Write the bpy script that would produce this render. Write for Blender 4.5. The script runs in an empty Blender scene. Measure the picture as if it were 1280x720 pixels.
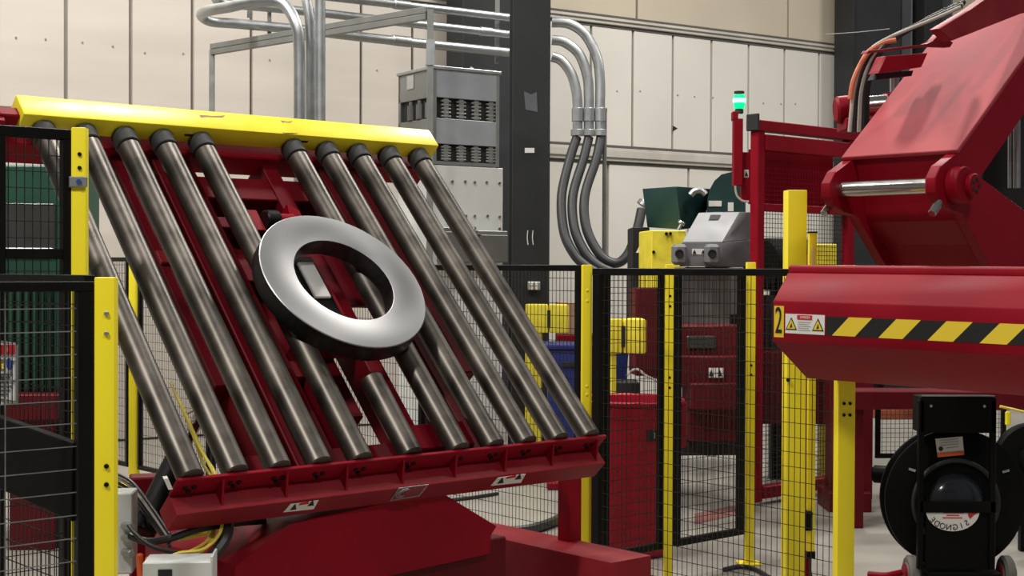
import bpy, bmesh, math, random
from mathutils import Vector as V, Matrix
random.seed(7)
sc = bpy.context.scene
COL = sc.collection

# ------------------------------------------------------------------ camera
FPX, H = 1804.0, 1.55
ROLL = math.radians(.26)
PITCH = math.atan(24.0/FPX)
cam_d = bpy.data.cameras.new('camera'); cam = bpy.data.objects.new('camera', cam_d); COL.objects.link(cam)
cam_d.sensor_width = 36.0; cam_d.lens = 36.0*FPX/1280.0; cam_d.clip_start = .05; cam_d.clip_end = 200
cam.matrix_world = (Matrix.Translation((0, 0, H)) @ Matrix.Rotation(math.pi/2-PITCH, 4, 'X')
                    @ Matrix.Rotation(ROLL, 4, 'Z'))
sc.camera = cam

# ------------------------------------------------------------------ world, lamps, exposure
wd_ = bpy.data.worlds.new('hall'); sc.world = wd_; wd_.use_nodes = True
bg = wd_.node_tree.nodes['Background']; bg.inputs[0].default_value = (.92, .96, 1, 1); bg.inputs[1].default_value = .07
sc.view_settings.view_transform = 'Standard'; sc.view_settings.look = 'None'
sc.view_settings.exposure = 0.62; sc.view_settings.gamma = 1.0; sc.view_settings.use_curve_mapping = False
LAMPS = [(-3.4, .8, 7.2), (2.6, .4, 7.2), (-4.5, 7.4, 7.2), (-.4, 6.75, 7.2), (5.6, 7.6, 7.2), (-3.2, 10.4, 7.2), (2.4, 12.2, 7.2), (8.6, 14.0, 7.2)]
POW = [270, 135, 160, 140, 75, 190, 200, 190]
for i, (p, e) in enumerate(zip(LAMPS, POW)):
    l = bpy.data.lights.new('high_bay_lamp', 'AREA'); l.shape = 'RECTANGLE'; l.size = 1.2; l.size_y = .5
    l.energy = e; l.color = (1, .96, .9)
    o = bpy.data.objects.new('high_bay_lamp', l); o.location = p; o.rotation_euler = (0, 0, math.radians(41.35)); COL.objects.link(o)

# ------------------------------------------------------------------ measuring helpers: where a sight line meets a plane of the place
def ray(px, py):
    x, y = px-640.0, 360.0-py
    c, s = math.cos(ROLL), math.sin(ROLL)
    xr, yr = c*x-s*y, s*x+c*y
    cp, sp = math.cos(PITCH), math.sin(PITCH)
    d1, d2 = yr/FPX, 1.0
    f, up = d2*cp+d1*sp, d1*cp-d2*sp
    return V((xr/FPX/f, 1.0, up/f))
EYE = V((0, 0, H))
def P(px, py, Y): return EYE+ray(px, py)*Y
def hit(px, py, n, d):
    r = ray(px, py); return EYE+r*((d-n.dot(EYE))/n.dot(r))
U = ray(2690, 345); U.z = 0; U.normalize()
W = V((-U.y, U.x, 0)); Zv = V((0, 0, 1))
def UW(a, w, z=0.): return U*a+W*w+Zv*z
TH = math.radians(46.245)
TV = W*math.cos(TH)+Zv*math.sin(TH); TN = U.cross(TV)
_q = P(735, 543, 5.5); TO = _q-U*_q.dot(U); TD = TN.dot(_q)
def T(a, b, c): return TO+U*a+TV*b+TN*c          # roller table frame: along, up the slope, out of the bed
def atw(px, py, w): return hit(px, py, W, w)
def ata(px, py, a): return hit(px, py, U, a)
def atz(px, py, z): return hit(px, py, Zv, z)
NW = V((-.552, .834, 0)).normalized(); WD = V((NW.y, -NW.x, 0)); DW = 12.6
def WL(t, z, c=0.): return NW*(DW-c)+WD*t+Zv*z   # back wall frame: along, up, out of the wall

# ------------------------------------------------------------------ materials
def mat(name, rgb, rough=.5, metal=0., var=.12, scale=6., bump=0., rvar=.1, spec=None, emit=0., aniso=None, tint=None, coat=0.):
    m = bpy.data.materials.new(name); m.use_nodes = True
    nt = m.node_tree; b = nt.nodes['Principled BSDF']
    tc = nt.nodes.new('ShaderNodeTexCoord')
    nz = nt.nodes.new('ShaderNodeTexNoise'); nz.inputs['Scale'].default_value = scale; nz.inputs['Detail'].default_value = 6
    mp = nt.nodes.new('ShaderNodeMapping'); nt.links.new(tc.outputs['Object'], mp.inputs[0]); nt.links.new(mp.outputs[0], nz.inputs['Vector'])
    if aniso: mp.inputs['Scale'].default_value = aniso
    cr = nt.nodes.new('ShaderNodeValToRGB')
    lo = [max(0, c*(1-var)) for c in rgb]; hi = [min(1, c*(1+var)) for c in rgb]
    if tint: hi = list(tint)
    cr.color_ramp.elements[0].position = .3; cr.color_ramp.elements[1].position = .72
    cr.color_ramp.elements[0].color = (*lo, 1); cr.color_ramp.elements[1].color = (*hi, 1)
    nt.links.new(nz.outputs['Fac'], cr.inputs[0]); nt.links.new(cr.outputs[0], b.inputs['Base Color'])
    mr = nt.nodes.new('ShaderNodeMapRange'); mr.inputs[3].default_value = max(.02, rough-rvar); mr.inputs[4].default_value = min(1, rough+rvar)
    nt.links.new(nz.outputs['Fac'], mr.inputs[0]); nt.links.new(mr.outputs[0], b.inputs['Roughness'])
    b.inputs['Metallic'].default_value = metal
    if spec is not None: b.inputs['Specular IOR Level'].default_value = spec
    if coat: b.inputs['Coat Weight'].default_value = coat; b.inputs['Coat Roughness'].default_value = .15
    if emit: b.inputs['Emission Color'].default_value = (*rgb, 1); b.inputs['Emission Strength'].default_value = emit
    if bump:
        bp = nt.nodes.new('ShaderNodeBump'); bp.inputs['Strength'].default_value = bump; bp.inputs['Distance'].default_value = .01
        nt.links.new(nz.outputs['Fac'], bp.inputs['Height']); nt.links.new(bp.outputs[0], b.inputs['Normal'])
    return m
M = {}
M['red'] = mat('red_paint', (.25, .003, .013), .48, var=.15, scale=3, spec=.14)
M['red_dusty'] = mat('dusty_red_paint', (.26, .008, .018), .5, var=.2, scale=5, tint=(.27, .022, .03), spec=.18)
M['red_plate'] = mat('scuffed_red_plate', (.33, .012, .026), .5, var=.2, scale=2.6, tint=(.40, .06, .07), spec=.22)
M['red_plastic'] = mat('red_plastic', (.36, .004, .02), .45, var=.1, spec=.25)
M['yellow'] = mat('yellow_paint', (.98, .81, .02), .4, var=.03, scale=3)
M['yellow_bar'] = mat('worn_yellow_paint', (.95, .80, .04), .33, var=.08, scale=9)
M['yellow_old'] = mat('scuffed_yellow_paint', (.95, .77, .05), .5, var=.1, scale=12)
M['black'] = mat('black_powder_coat', (.004, .004, .004), .45, var=.2, scale=8, spec=.18)
M['wire'] = mat('black_wire_coat', (.016, .016, .016), .3, var=.1)
M['steel_roller'] = mat('dark_roller_steel', (.105, .093, .08), .40, .85, var=.5, scale=7, aniso=(1, 1, 1), rvar=.12)
M['rubber'] = mat('black_rubber', (.02, .02, .02), .65)
M['ring'] = mat('bright_slit_steel', (.32, .32, .322), .42, 1., var=.03, scale=3, rvar=.04)
rb_nt = M['ring'].node_tree; _tn = rb_nt.nodes.new('ShaderNodeTangent'); _tn.direction_type = 'RADIAL'; _tn.axis = 'Z'
rb_nt.nodes['Principled BSDF'].inputs['Anisotropic'].default_value = .45
rb_nt.links.new(_tn.outputs[0], rb_nt.nodes['Principled BSDF'].inputs['Tangent'])
M['coil_edge'] = mat('coil_outer_wrap', (.10, .10, .10), .38, 1., var=.2, scale=40)
M['zinc'] = mat('galvanised_steel', (.46, .48, .49), .42, .9, var=.07, scale=14)
M['zinc_d'] = mat('light_catching_black_wire', (.27, .28, .27), .5, .7, var=.08, scale=10)
M['chrome'] = mat('bright_shaft_steel', (.55, .53, .50), .22, 1., var=.1)
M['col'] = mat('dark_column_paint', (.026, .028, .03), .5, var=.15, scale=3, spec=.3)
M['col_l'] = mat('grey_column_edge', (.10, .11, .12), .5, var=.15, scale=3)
M['wall'] = mat('cream_wall_panel', (.545, .495, .44), .5, var=.06, scale=1.5, aniso=(.4, .4, 3), rvar=.08)
M['wall_r'] = mat('white_wall_panel', (.70, .67, .61), .5, var=.04, scale=1.2, rvar=.08)
M['wall_u'] = mat('tan_wall_panel', (.56, .49, .38), .55, var=.05, scale=1.2)
M['seam'] = mat('panel_joint', (.24, .225, .20), .6)
M['rail'] = mat('wall_rail', (.52, .49, .44), .5, var=.12, scale=3)
M['railgap'] = mat('wall_rail_gap', (.10, .095, .085), .7)
M['floor'] = mat('concrete_floor', (.30, .28, .245), .42, var=.18, scale=1.3, bump=.03)
M['cab'] = mat('light_grey_enclosure', (.62, .64, .62), .45, var=.03)
M['cage'] = mat('grey_resistor_housing', (.33, .35, .38), .45, .2, var=.08)
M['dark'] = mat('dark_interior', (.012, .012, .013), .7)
M['box_grey'] = mat('grey_box_steel', (.15, .148, .142), .5, .3, var=.1)
M['chute'] = mat('grey_painted_chute', (.17, .176, .185), .5, var=.06)
M['green_d'] = mat('dark_green_paint', (.008, .045, .042), .4, var=.15)
M['green'] = mat('machine_green', (.01, .075, .042), .5, var=.2, scale=3)
M['window'] = mat('smoked_panel', (.045, .045, .042), .35)
M['blue'] = mat('blue_plastic', (.008, .02, .15), .45)
M['card'] = mat('cardboard', (.36, .23, .15), .8, var=.06)
M['white'] = mat('white_print', (.80, .79, .75), .55, var=.02)
M['redprint'] = mat('red_print', (.55, .02, .03), .5, var=.02)
M['yelprint'] = mat('yellow_print', (.85, .62, .04), .5, var=.02)
M['blkprint'] = mat('black_print', (.012, .012, .012), .5, var=.02)
M['blueprint'] = mat('blue_print', (.02, .06, .25), .5, var=.02)
M['greyprint'] = mat('grey_print', (.35, .35, .34), .5, var=.02)
M['hose'] = mat('dark_grey_flex_hose', (.03, .032, .034), .45, var=.1)
M['cable_y'] = mat('yellow_cable', (.80, .66, .09), .5, var=.08)
M['cable_k'] = mat('black_cable', (.014, .014, .014), .45)
M['cable_w'] = mat('pale_hose', (.45, .42, .37), .5)
M['orange'] = mat('orange_plastic', (.75, .12, .03), .45)
M['orange_hose'] = mat('faded_orange_hose', (.62, .17, .08), .5, var=.1)
M['gloss'] = mat('glossy_black_dome', (.02, .024, .03), .16, var=.1)
M['reel'] = mat('black_reel_paint', (.0035, .0035, .0035), .5, spec=.12)
M['tyre'] = mat('grey_tyre', (.16, .15, .14), .7)
M['lens'] = mat('lit_green_lens', (.0, .55, .14), .3, emit=1.6, var=0)
M['lens_core'] = mat('lit_green_core', (.25, 1.0, .45), .3, emit=1.6, var=0)
M['brass'] = mat('dull_steel_bolt', (.35, .34, .32), .4, 1.)
M['red_shaded'] = mat('shaded_red_paint', (.11, .003, .008), .5, var=.2, scale=3, spec=.2)  # the red paint with the shade on rear machinery put into its colour
M['faded'] = mat('faded_red_floor_paint', (.26, .10, .09), .6, var=.3, scale=30)
M['matte'] = mat('matte_black_steel', (.004, .004, .004), .6, spec=.08)
M['red_half_shaded'] = mat('half_shaded_red_paint', (.12, .002, .007), .48, var=.15, scale=3, spec=.14)  # the red paint again, colour darkened for the shade under the rollers
M['nameplate'] = mat('red_name_plate', (.26, .05, .055), .35, .3)

# ------------------------------------------------------------------ mesh helpers
class MB:
    def __init__(s): s.bm = bmesh.new(); s.mi = 0
    def _f(s, vs):
        try:
            f = s.bm.faces.new(vs); f.material_index = s.mi; return f
        except ValueError: return None
    def hexa(s, p, bev=0., seg=1):
        v = [s.bm.verts.new(q) for q in p]
        fs = [s._f([v[i] for i in k]) for k in ((0, 3, 2, 1), (4, 5, 6, 7), (0, 1, 5, 4), (1, 2, 6, 5), (2, 3, 7, 6), (3, 0, 4, 7))]
        if bev:
            es = list({e for f in fs for e in f.edges})
            bmesh.ops.bevel(s.bm, geom=es, offset=bev, segments=seg, affect='EDGES', profile=.6, material=-1)
        return s
    def box(s, fr, a0, a1, b0, b1, c0, c1, bev=0., seg=1):
        return s.hexa([fr(a0, b0, c0), fr(a1, b0, c0), fr(a1, b1, c0), fr(a0, b1, c0),
                       fr(a0, b0, c1), fr(a1, b0, c1), fr(a1, b1, c1), fr(a0, b1, c1)], bev, seg)
    def prism(s, poly, vec, bev=0.):
        a = [s.bm.verts.new(q) for q in poly]; b = [s.bm.verts.new(q+vec) for q in poly]
        n = len(poly); fs = [s._f(a), s._f(list(reversed(b)))]
        for i in range(n): fs.append(s._f([a[i], b[i], b[(i+1) % n], a[(i+1) % n]]))
        if bev:
            es = list({e for f in fs if f for e in f.edges})
            bmesh.ops.bevel(s.bm, geom=es, offset=bev, segments=1, affect='EDGES', profile=.6, material=-1)
        return s
    def quad(s, p): s._f([s.bm.verts.new(q) for q in p]); return s
    def lathe(s, o, axis, prof, seg=24, close=False, ang=(0, 2*math.pi)):
        ax = axis.normalized(); e = ax.orthogonal().normalized(); g = ax.cross(e)
        full = abs(ang[1]-ang[0]-2*math.pi) < 1e-6
        k = seg if full else seg+1; rings = []
        for r, h in prof:
            if r < 1e-6: rings.append([s.bm.verts.new(o+ax*h)]); continue
            rings.append([s.bm.verts.new(o+ax*h+(e*math.cos(t)+g*math.sin(t))*r) for t in
                          [ang[0]+(ang[1]-ang[0])*i/seg for i in range(k)]])
        pr = list(zip(rings, rings[1:]))
        if close: pr.append((rings[-1], rings[0]))
        for A, B in pr:
            for i in range(seg):
                j = (i+1) % k
                if len(A) == 1 and len(B) == 1: continue
                if len(A) == 1: s._f([A[0], B[j], B[i]])
                elif len(B) == 1: s._f([A[i], A[j], B[0]])
                else: s._f([A[i], A[j], B[j], B[i]])
        return s
    def cyl(s, p0, p1, r, seg=20, bev=0., r1=None):
        d = p1-p0; L = d.length; r1 = r if r1 is None else r1
        if bev: return s.lathe(p0, d, [(0, 0), (r-bev, 0), (r, bev), (r1, L-bev), (r1-bev, L), (0, L)], seg)
        return s.lathe(p0, d, [(0, 0), (r, 0), (r1, L), (0, L)], seg)
    def tube(s, pts, r, seg=8, sub=6):
        q = spline(pts, sub) if sub else list(pts)
        prev = None; up = None; n = len(q)
        first = last = None
        for i in range(n):
            t = (q[min(i+1, n-1)]-q[max(i-1, 0)]).normalized()
            if up is None: up = t.orthogonal().normalized()
            up = (up-t*up.dot(t)).normalized(); g = t.cross(up)
            ring = [s.bm.verts.new(q[i]+(up*math.cos(2*math.pi*k/seg)+g*math.sin(2*math.pi*k/seg))*r) for k in range(seg)]
            if prev:
                for k in range(seg): s._f([prev[k], prev[(k+1) % seg], ring[(k+1) % seg], ring[k]])
            else: first = ring
            prev = ring
        s._f(list(reversed(first))); s._f(prev)
        return s
    def bar(s, p0, p1, r):                         # a thin four-sided wire
        t = (p1-p0).normalized(); a = t.orthogonal().normalized(); b = t.cross(a)
        A = [s.bm.verts.new(p0+d) for d in (a*r, b*r, -a*r, -b*r)]; B = [s.bm.verts.new(p1+d) for d in (a*r, b*r, -a*r, -b*r)]
        for k in range(4): s._f([A[k], A[(k+1) % 4], B[(k+1) % 4], B[k]])
        return s
def spline(p, sub=6):
    p = [V(q) for q in p]; out = []
    for i in range(len(p)-1):
        a, b, c, d = p[max(i-1, 0)], p[i], p[i+1], p[min(i+2, len(p)-1)]
        for k in range(sub):
            t = k/sub
            out.append(.5*((2*b)+(c-a)*t+(2*a-5*b+4*c-d)*t*t+(3*b-a-3*c+d)*t**3))
    out.append(p[-1]); return out
def tag(o, label=None, cat=None, group=None, kind=None):
    if label: o['label'] = label
    if cat: o['category'] = cat
    if group: o['group'] = group
    if kind: o['kind'] = kind
    return o
def wloc(o):
    p = V((0, 0, 0))
    while o: p += o.location; o = o.parent
    return p
def obj(name, mb, m, parent=None, smooth=True, label=None, kind=None, fix=True):
    bm = mb.bm
    if fix: bmesh.ops.recalc_face_normals(bm, faces=bm.faces[:])
    if parent is None:
        cs = [v.co for v in bm.verts]
        off = V(((min(c.x for c in cs)+max(c.x for c in cs))/2, (min(c.y for c in cs)+max(c.y for c in cs))/2, min(c.z for c in cs)))
        loc = off
    else: off = wloc(parent); loc = V((0, 0, 0))
    for v in bm.verts: v.co -= off
    me = bpy.data.meshes.new(name); bm.to_mesh(me); bm.free()
    for k in (m if isinstance(m, (list, tuple)) else [m]): me.materials.append(M[k])
    if smooth:
        me.polygons.foreach_set('use_smooth', [True]*len(me.polygons)); me.set_sharp_from_angle(angle=math.radians(35))
    o = bpy.data.objects.new(name, me); COL.objects.link(o); o.location = loc; o.parent = parent
    if label: o['label'] = label
    if kind: o['kind'] = kind
    return o
def thing(name, label, cat, loc, group=None):
    o = bpy.data.objects.new(name, None); o.empty_display_size = .1; COL.objects.link(o); o.location = loc
    return tag(o, label, cat, group)
def copyo(o, parent, delta=V((0, 0, 0))):          # one more of a part, sharing its mesh
    c = o.copy(); c.parent = parent; c.location = o.location+delta; COL.objects.link(c); return c
def text(name, body, o, ex, ey, size, m, parent, sx=1., thick=.0006, center=True):
    cu = bpy.data.curves.new('t', 'FONT'); cu.body = body; cu.size = size; cu.extrude = thick
    if center: cu.align_x = 'CENTER'; cu.align_y = 'CENTER'
    t = bpy.data.objects.new('t', cu); COL.objects.link(t); bpy.context.view_layer.update()
    me = bpy.data.meshes.new_from_object(t.evaluated_get(bpy.context.evaluated_depsgraph_get()))
    bpy.data.objects.remove(t); bpy.data.curves.remove(cu)
    off = wloc(parent); ez = ex.cross(ey)
    for v in me.vertices: v.co = o+ex*v.co.x*sx+ey*v.co.y+ez*v.co.z-off
    me.materials.clear(); me.materials.append(M[m])
    r = bpy.data.objects.new(name, me); COL.objects.link(r); r.parent = parent; return r
def frame(o, ex, ey, ez): return lambda a, b, c: o+ex*a+ey*b+ez*c
def wframe(o, yaw=0.):
    c, s = math.cos(yaw), math.sin(yaw)
    return frame(o, V((c, s, 0)), V((-s, c, 0)), Zv)
def pxframe(x0, x1, y0, y1, Y, yaw=0.):
    """frame at the lower left front corner of what fills these pixels at depth Y, and its width and height"""
    a, b = P(x0, y1, Y), P(x1, y0, Y)
    return wframe(a, yaw), (b.x-a.x)/math.cos(yaw), b.z-a.z
XU = math.atan2(U.y, U.x)

# ------------------------------------------------------------------ the hall: floor and back wall
fl = MB(); fl.box(wframe(V((0, 0, 0))), -14, 16, -3, 26, -.1, 0)
tag(obj('floor', fl, 'floor'), kind='structure')
wall = MB(); wall.box(WL, -9, 16, 0, 7, -.2, -.03)
wall = tag(obj('wall_back', wall, 'seam'), kind='structure')
def tpx(px): 
    r = ray(px, 100); q = r*(DW/NW.dot(V((r.x, r.y, 0)))); return q.dot(WD)
PW, T0, TL = .574, tpx(738), tpx(163)
def pan(t0, t1, z0, z1, m):
    b = MB(); b.box(WL, t0+.016, t1-.016, z0, z1, -.03, .012, .004); obj('wall_panel', b, m, wall)
for k in range(-3, 13): pan(T0+k*PW, T0+(k+1)*PW, 2.905, 4.185, 'wall_r')
k = -5
while TL+(k+1)*PW < T0-3*PW: pan(TL+k*PW, TL+(k+1)*PW, 2.905, 4.185, 'wall'); k += 1
pan(TL+k*PW, T0-3*PW, 2.905, 4.185, 'wall')
for k in range(-9, 8):
    t0 = T0+k*2*PW+.24
    pan(t0, t0+2*PW, .02, 2.70, 'wall' if k < -1 else 'wall_r')
for k in range(-5, 5):
    t0 = tpx(795)+k*4*PW; pan(t0, t0+4*PW, 4.32, 6.9, 'wall_u')
for z0, z1 in ((2.70, 2.905), (4.185, 4.32)):
    b = MB(); b.box(WL, -9, 16, z0+.03, z1-.03, -.03, .05, .006); b.box(WL, -9, 16, z0+.07, z1-.055, .05, .075, .004); obj('wall_rail', b, 'rail', wall)
    b = MB(); b.box(WL, -9, 16, z0, z0+.03, -.03, .02); b.box(WL, -9, 16, z1-.03, z1, -.03, .02); obj('rail_gap', b, 'railgap', wall)
b = MB()
q = [hit(841, 157, NW, DW-.014), hit(847, 160.5, NW, DW-.014), hit(841, 164, NW, DW-.014)]
b.prism(q, NW*-.002); obj('arrow_mark', b, 'blkprint', wall, label='small black triangle mark')

for x, y in ((20, 47), (57, 49), (103, 53), (141, 58), (181, 66), (229, 67), (337, 75), (471, 88), (771, 114), (800, 114), (847, 119), (868, 121), (891, 122), (954, 129), (976, 130), (994, 130)):
    q = hit(x, y, NW, DW-.012); b = MB(); b.cyl(q, q-NW*.006, .009, 8); obj('panel_screw', b, 'seam', wall)
# ------------------------------------------------------------------ building columns (I sections)
def isection(o, yaw, bw, d, tf, tw):
    fr = wframe(o, yaw)
    pts = [(-bw/2, -d/2), (bw/2, -d/2), (bw/2, -d/2+tf), (tw/2, -d/2+tf), (tw/2, d/2-tf), (bw/2, d/2-tf), (bw/2, d/2), (-bw/2, d/2), (-bw/2, d/2-tf), (-tw/2, d/2-tf), (-tw/2, -d/2+tf), (-bw/2, -d/2+tf)]
    return [fr(x, y, 0) for x, y in pts]
c = P(661, 300, 12.05); c.z = 0
col1 = thing('steel_column', 'dark steel building column rising just right of the grey electrical cabinet', 'column', c)
b = MB(); b.prism(isection(c, XU-.62, .31, .30, .022, .014), Zv*7); obj('shaft', b, 'col', col1)
b = MB(); b.box(wframe(c, XU-.62), -.24, .24, -.24, .24, 0, .03); obj('base_plate', b, 'col', col1)
fr = wframe(c, XU-.62)
def on_front(px, py): 
    n = V((math.sin(XU-.62), -math.cos(XU-.62), 0)); return hit(px, py, n, n.dot(c)+.152)
for x0, y0, x1, y1, nm, lb in ((656, 185, 668, 191, 'paper_tag', 'small white paper tag'),):
    b = MB(); q = [on_front(x0, y1), on_front(x1, y1), on_front(x1, y0), on_front(x0, y0)]; b.prism(q, V((0, -.002, 0))); obj(nm, b, 'white', col1, label=lb)
for x in (659, 665.5):
    b = MB(); b.tube([on_front(x+.8, 288), on_front(x, 297), on_front(x+1, 306)], .004, 5, 3); obj('chalk_mark', b, 'white', col1)
b = MB(); q = [on_front(657, 137), on_front(672, 140), on_front(671, 115), on_front(664, 118), on_front(655, 114)]; b.prism(q, V((0, -.0015, 0)))
obj('scuff_patch', b, 'col_l', col1, label='rubbed grey patch')
b = MB(); b.box(fr, -.03, .075, -.20, -.152, (P(668, 363, 11.9)).z, (P(668, 352, 11.9)).z, .006); sk = obj('socket_box', b, 'zinc', col1)
b = MB()
for i in range(2):
    for j in range(2): b.cyl(fr(.0+.045*i, -.20, P(668, 360-5*j, 11.9).z), fr(.0+.045*i, -.205, P(668, 360-5*j, 11.9).z), .014, 10)
obj('socket', b, 'white', sk)
def wall_column(px0, px1, label, back=.22):
    t0, t1 = tpx(px0), tpx(px1); o = WL((t0+t1)/2, 0, .25)
    th = thing('wall_column', label, 'column', o)
    fr = frame(o, WD, -NW, Zv); w = abs(t1-t0)
    b = MB(); b.box(fr, -w/2+.02, w/2-.02, -.01, .01, 0, 7); obj('web', b, 'col', th)
    for s in (-1, 1):
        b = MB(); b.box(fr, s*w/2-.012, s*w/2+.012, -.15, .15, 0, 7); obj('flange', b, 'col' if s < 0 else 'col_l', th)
    return th
wall_column(553, 640, 'wide dark wall column behind the horizontal conduits and the cabinet')
wall_column(1036, 1108, 'wide dark wall column behind the red machine arm and hoses')
wall_column(1125, 1158, 'narrow dark wall post right of the wide dark column behind the arm')

# ------------------------------------------------------------------ wire fences and posts
def fence(name, p0, d, L, z0, z1, label, cat='fence panel', group=None, st=(.03, .03), rail=.03, th=.03, sx=.029, sz=.06, mid=None, wire=.0019, wm='wire'):
    p0 = V((p0.x, p0.y, 0)); d = V((d.x, d.y, 0)).normalized(); n = V((-d.y, d.x, 0))
    fr = frame(p0, d, n, Zv); t = thing(name, label, cat, p0, group)
    b = MB(); b.box(fr, 0, L, -th/2, th/2, z1-rail, z1, .002); obj('top_rail', b, 'black', t)
    b = MB(); b.box(fr, 0, L, -th/2, th/2, z0, z0+rail, .002); obj('bottom_rail', b, 'black', t)
    b = MB(); b.box(fr, 0, st[0], -th/2, th/2, z0+rail, z1-rail, .002); obj('stile', b, 'black', t)
    b = MB(); b.box(fr, L-st[1], L, -th/2, th/2, z0+rail, z1-rail, .002); obj('stile', b, 'black', t)
    if mid:
        b = MB(); b.box(fr, st[0], L-st[1], -th/2, th/2, mid-rail/2, mid+rail/2, .002); obj('middle_rail', b, 'black', t)
    b = MB(); x = st[0]+sx*.5
    while x < L-st[1]: b.bar(fr(x, 0, z0+rail), fr(x, 0, z1-rail), wire); x += sx
    z = z0+rail+sz*.6
    while z < z1-rail: b.bar(fr(st[0], -.004, z), fr(L-st[1], -.004, z), wire); z += sz
    obj('wire_mesh', b, wm, t, smooth=False, kind='stuff')
    return t
def post(px, py_top, Y, wd, label, yaw=0., group=None, m='yellow', ztop=None, bolts=(), plate=True, name='fence_post', z0=0., dp=None):
    q = P(px, py_top, Y); zt = q.z if ztop is None else ztop; o = V((q.x, q.y, z0)); dp = dp or wd
    t = thing(name, label, 'post', o, group); fr = wframe(o, yaw)
    b = MB(); b.box(fr, -wd/2, wd/2, -dp/2, dp/2, .012 if plate else 0, zt-z0, .004, 2); obj('shaft', b, m, t)
    if plate:
        b = MB(); b.box(fr, -wd*1.3, wd*1.3, -dp*1.1, dp*1.1, 0, .012, .003); obj('foot_plate', b, m, t)
    for z, mm, dx in bolts:
        b = MB(); b.cyl(fr(dx, -dp/2+.001, z), fr(dx, -dp/2-.006, z), .0065, 10, .002); obj('bolt', b, mm, t)
    return t, o, fr
GP = 'yellow fence posts'
# the long fence across the scene runs along W through this corner post
C0 = P(734, 332, 6.8); C0.z = 0
D_ = -W
post(733.5, 331, 6.8, .046, 'yellow corner post where the long fence meets the black gate panels', XU*.15, GP, bolts=[(1.45, 'yellow_old', .0), (1.40, 'yellow_old', 0), (1.0, 'yellow_old', 0), (.96, 'yellow_old', 0)])
fence('mesh_fence', C0+D_*.05, D_, 1.42, .14, 1.555, 'black wire mesh panel in front of the tall yellow pillar, right of the corner post', group=None, st=(.05, .03))
post(1056.5, 380, 5.66, .068, 'yellow fence post under the striped red arm, nearest the camera on the right', .06, GP, ztop=1.57, bolts=[(1.03, 'black', -.012), (1.03, 'black', .012), (.985, 'black', -.012), (.985, 'black', .012)])
CL = [(.04, 1.22, 'black wire mesh panel of the long fence below the grey cabinet and column'), (1.25, 2.45, 'black wire mesh panel of the long fence behind the coil ring'),
      (2.48, 3.50, 'black wire mesh panel of the long fence behind the middle rollers'), (3.53, 4.52, 'black wire mesh panel just right of the yellow post behind the left rollers')]
for s0, s1, lb in CL:
    fence('mesh_fence', C0+W*s0, W, s1-s0, .12, 1.57, lb, sx=.026)
fence('mesh_fence', C0+W*4.68, W, 1.4, .12, 1.62, 'black wire mesh panel at the far left end of the long fence', sx=.026, mid=1.0)
c = C0+W*4.60
t, o, fr = post(168, 335, c.y, .075, 'yellow fence post with flared foot standing behind the leftmost rollers', XU*.3, GP, ztop=1.6)
# gate panels along U, behind the long mesh
B0 = V((C0.x, C0.y, 0))+U*.06
for a, b_, lb in ((.05, .50, 'black mesh gate panel between the corner post and the red waste bin'),):
    fence('mesh_gate', V((.437, 6.865, 0)), U, .418, .165, 1.555, 'left black mesh gate panel in front of the red waste bin', 'gate panel', 'black mesh gate panels', st=(.03, .032), rail=.035)
fence('mesh_gate', V((.818, 7.2, 0)), U, .53, .165, 1.555, 'right black mesh gate panel between two slim yellow posts', 'gate panel', 'black mesh gate panels', st=(.03, .045), rail=.035)
post(837, 331, 7.10, .042, 'slim yellow post between the two black gate panels', .05, GP, bolts=[(1.42, 'black', .0), (1.37, 'black', 0), (1.02, 'black', 0), (.97, 'black', 0)], ztop=1.575)
post(938.5, 328, 7.58, .046, 'slim yellow post beside the red gate frame, right of the gate panels', .05, GP, bolts=[(1.05, 'black', .0), (1.0, 'black', 0)], ztop=1.59)
# left foreground fences
post(133, 347, 3.8, .0525, 'bright yellow post nearest the camera at the left with four bolts', .08, GP, ztop=1.523, bolts=[(1.55-58*3.78/1804, 'zinc', .006), (1.55-83*3.78/1804, 'zinc', .006), (1.55-249*3.78/1804, 'black', .006), (1.55-272*3.78/1804, 'black', .006)])
p1 = P(122, 350, 3.8); p1.z = 0
fence('mesh_fence', p1-U*.62, U, .62, .12, 1.512, 'black wire mesh panel left of the nearest yellow post', st=(.05, .06), rail=.026, sx=.215, wm='zinc_d')  # lighter wire colour stands in for light caught on glossy black wires
fence('mesh_fence', P(112, 350, 3.92), W, .66, .12, 1.528, 'black wire mesh panel receding behind the nearest left panel', st=(.03, .03), rail=.03, sx=.03)
t, o, fr = post(100, 160, 4.6, .046, 'tall yellow post with zinc clamp in front of the leftmost rollers', .08, GP, bolts=[(1.55+140*4.6/1804, 'black', .004), (1.55+123*4.6/1804, 'black', .004)])
zc = P(100, 228, 4.6).z
b = MB(); b.box(fr, -.028, .029, -.034, -.0235, zc-.017, zc+.017, .003); b.box(fr, -.028, -.0235, -.03, .03, zc-.017, zc+.017); cl = obj('clamp', b, 'zinc', t, label='zinc clamp plate')
b = MB(); b.cyl(fr(.004, -.034, zc), fr(.004, -.040, zc), .008, 10); obj('bolt', b, 'blueprint', cl)
p0 = P(90, 300, 4.6); p0.z = 0
fence('mesh_fence', p0-U*.25, U, .25, .12, 1.985, 'tall black wire mesh panel left of the tall yellow post', st=(.03, .036), rail=.032, mid=1.59, sx=.026, sz=.052)

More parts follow.
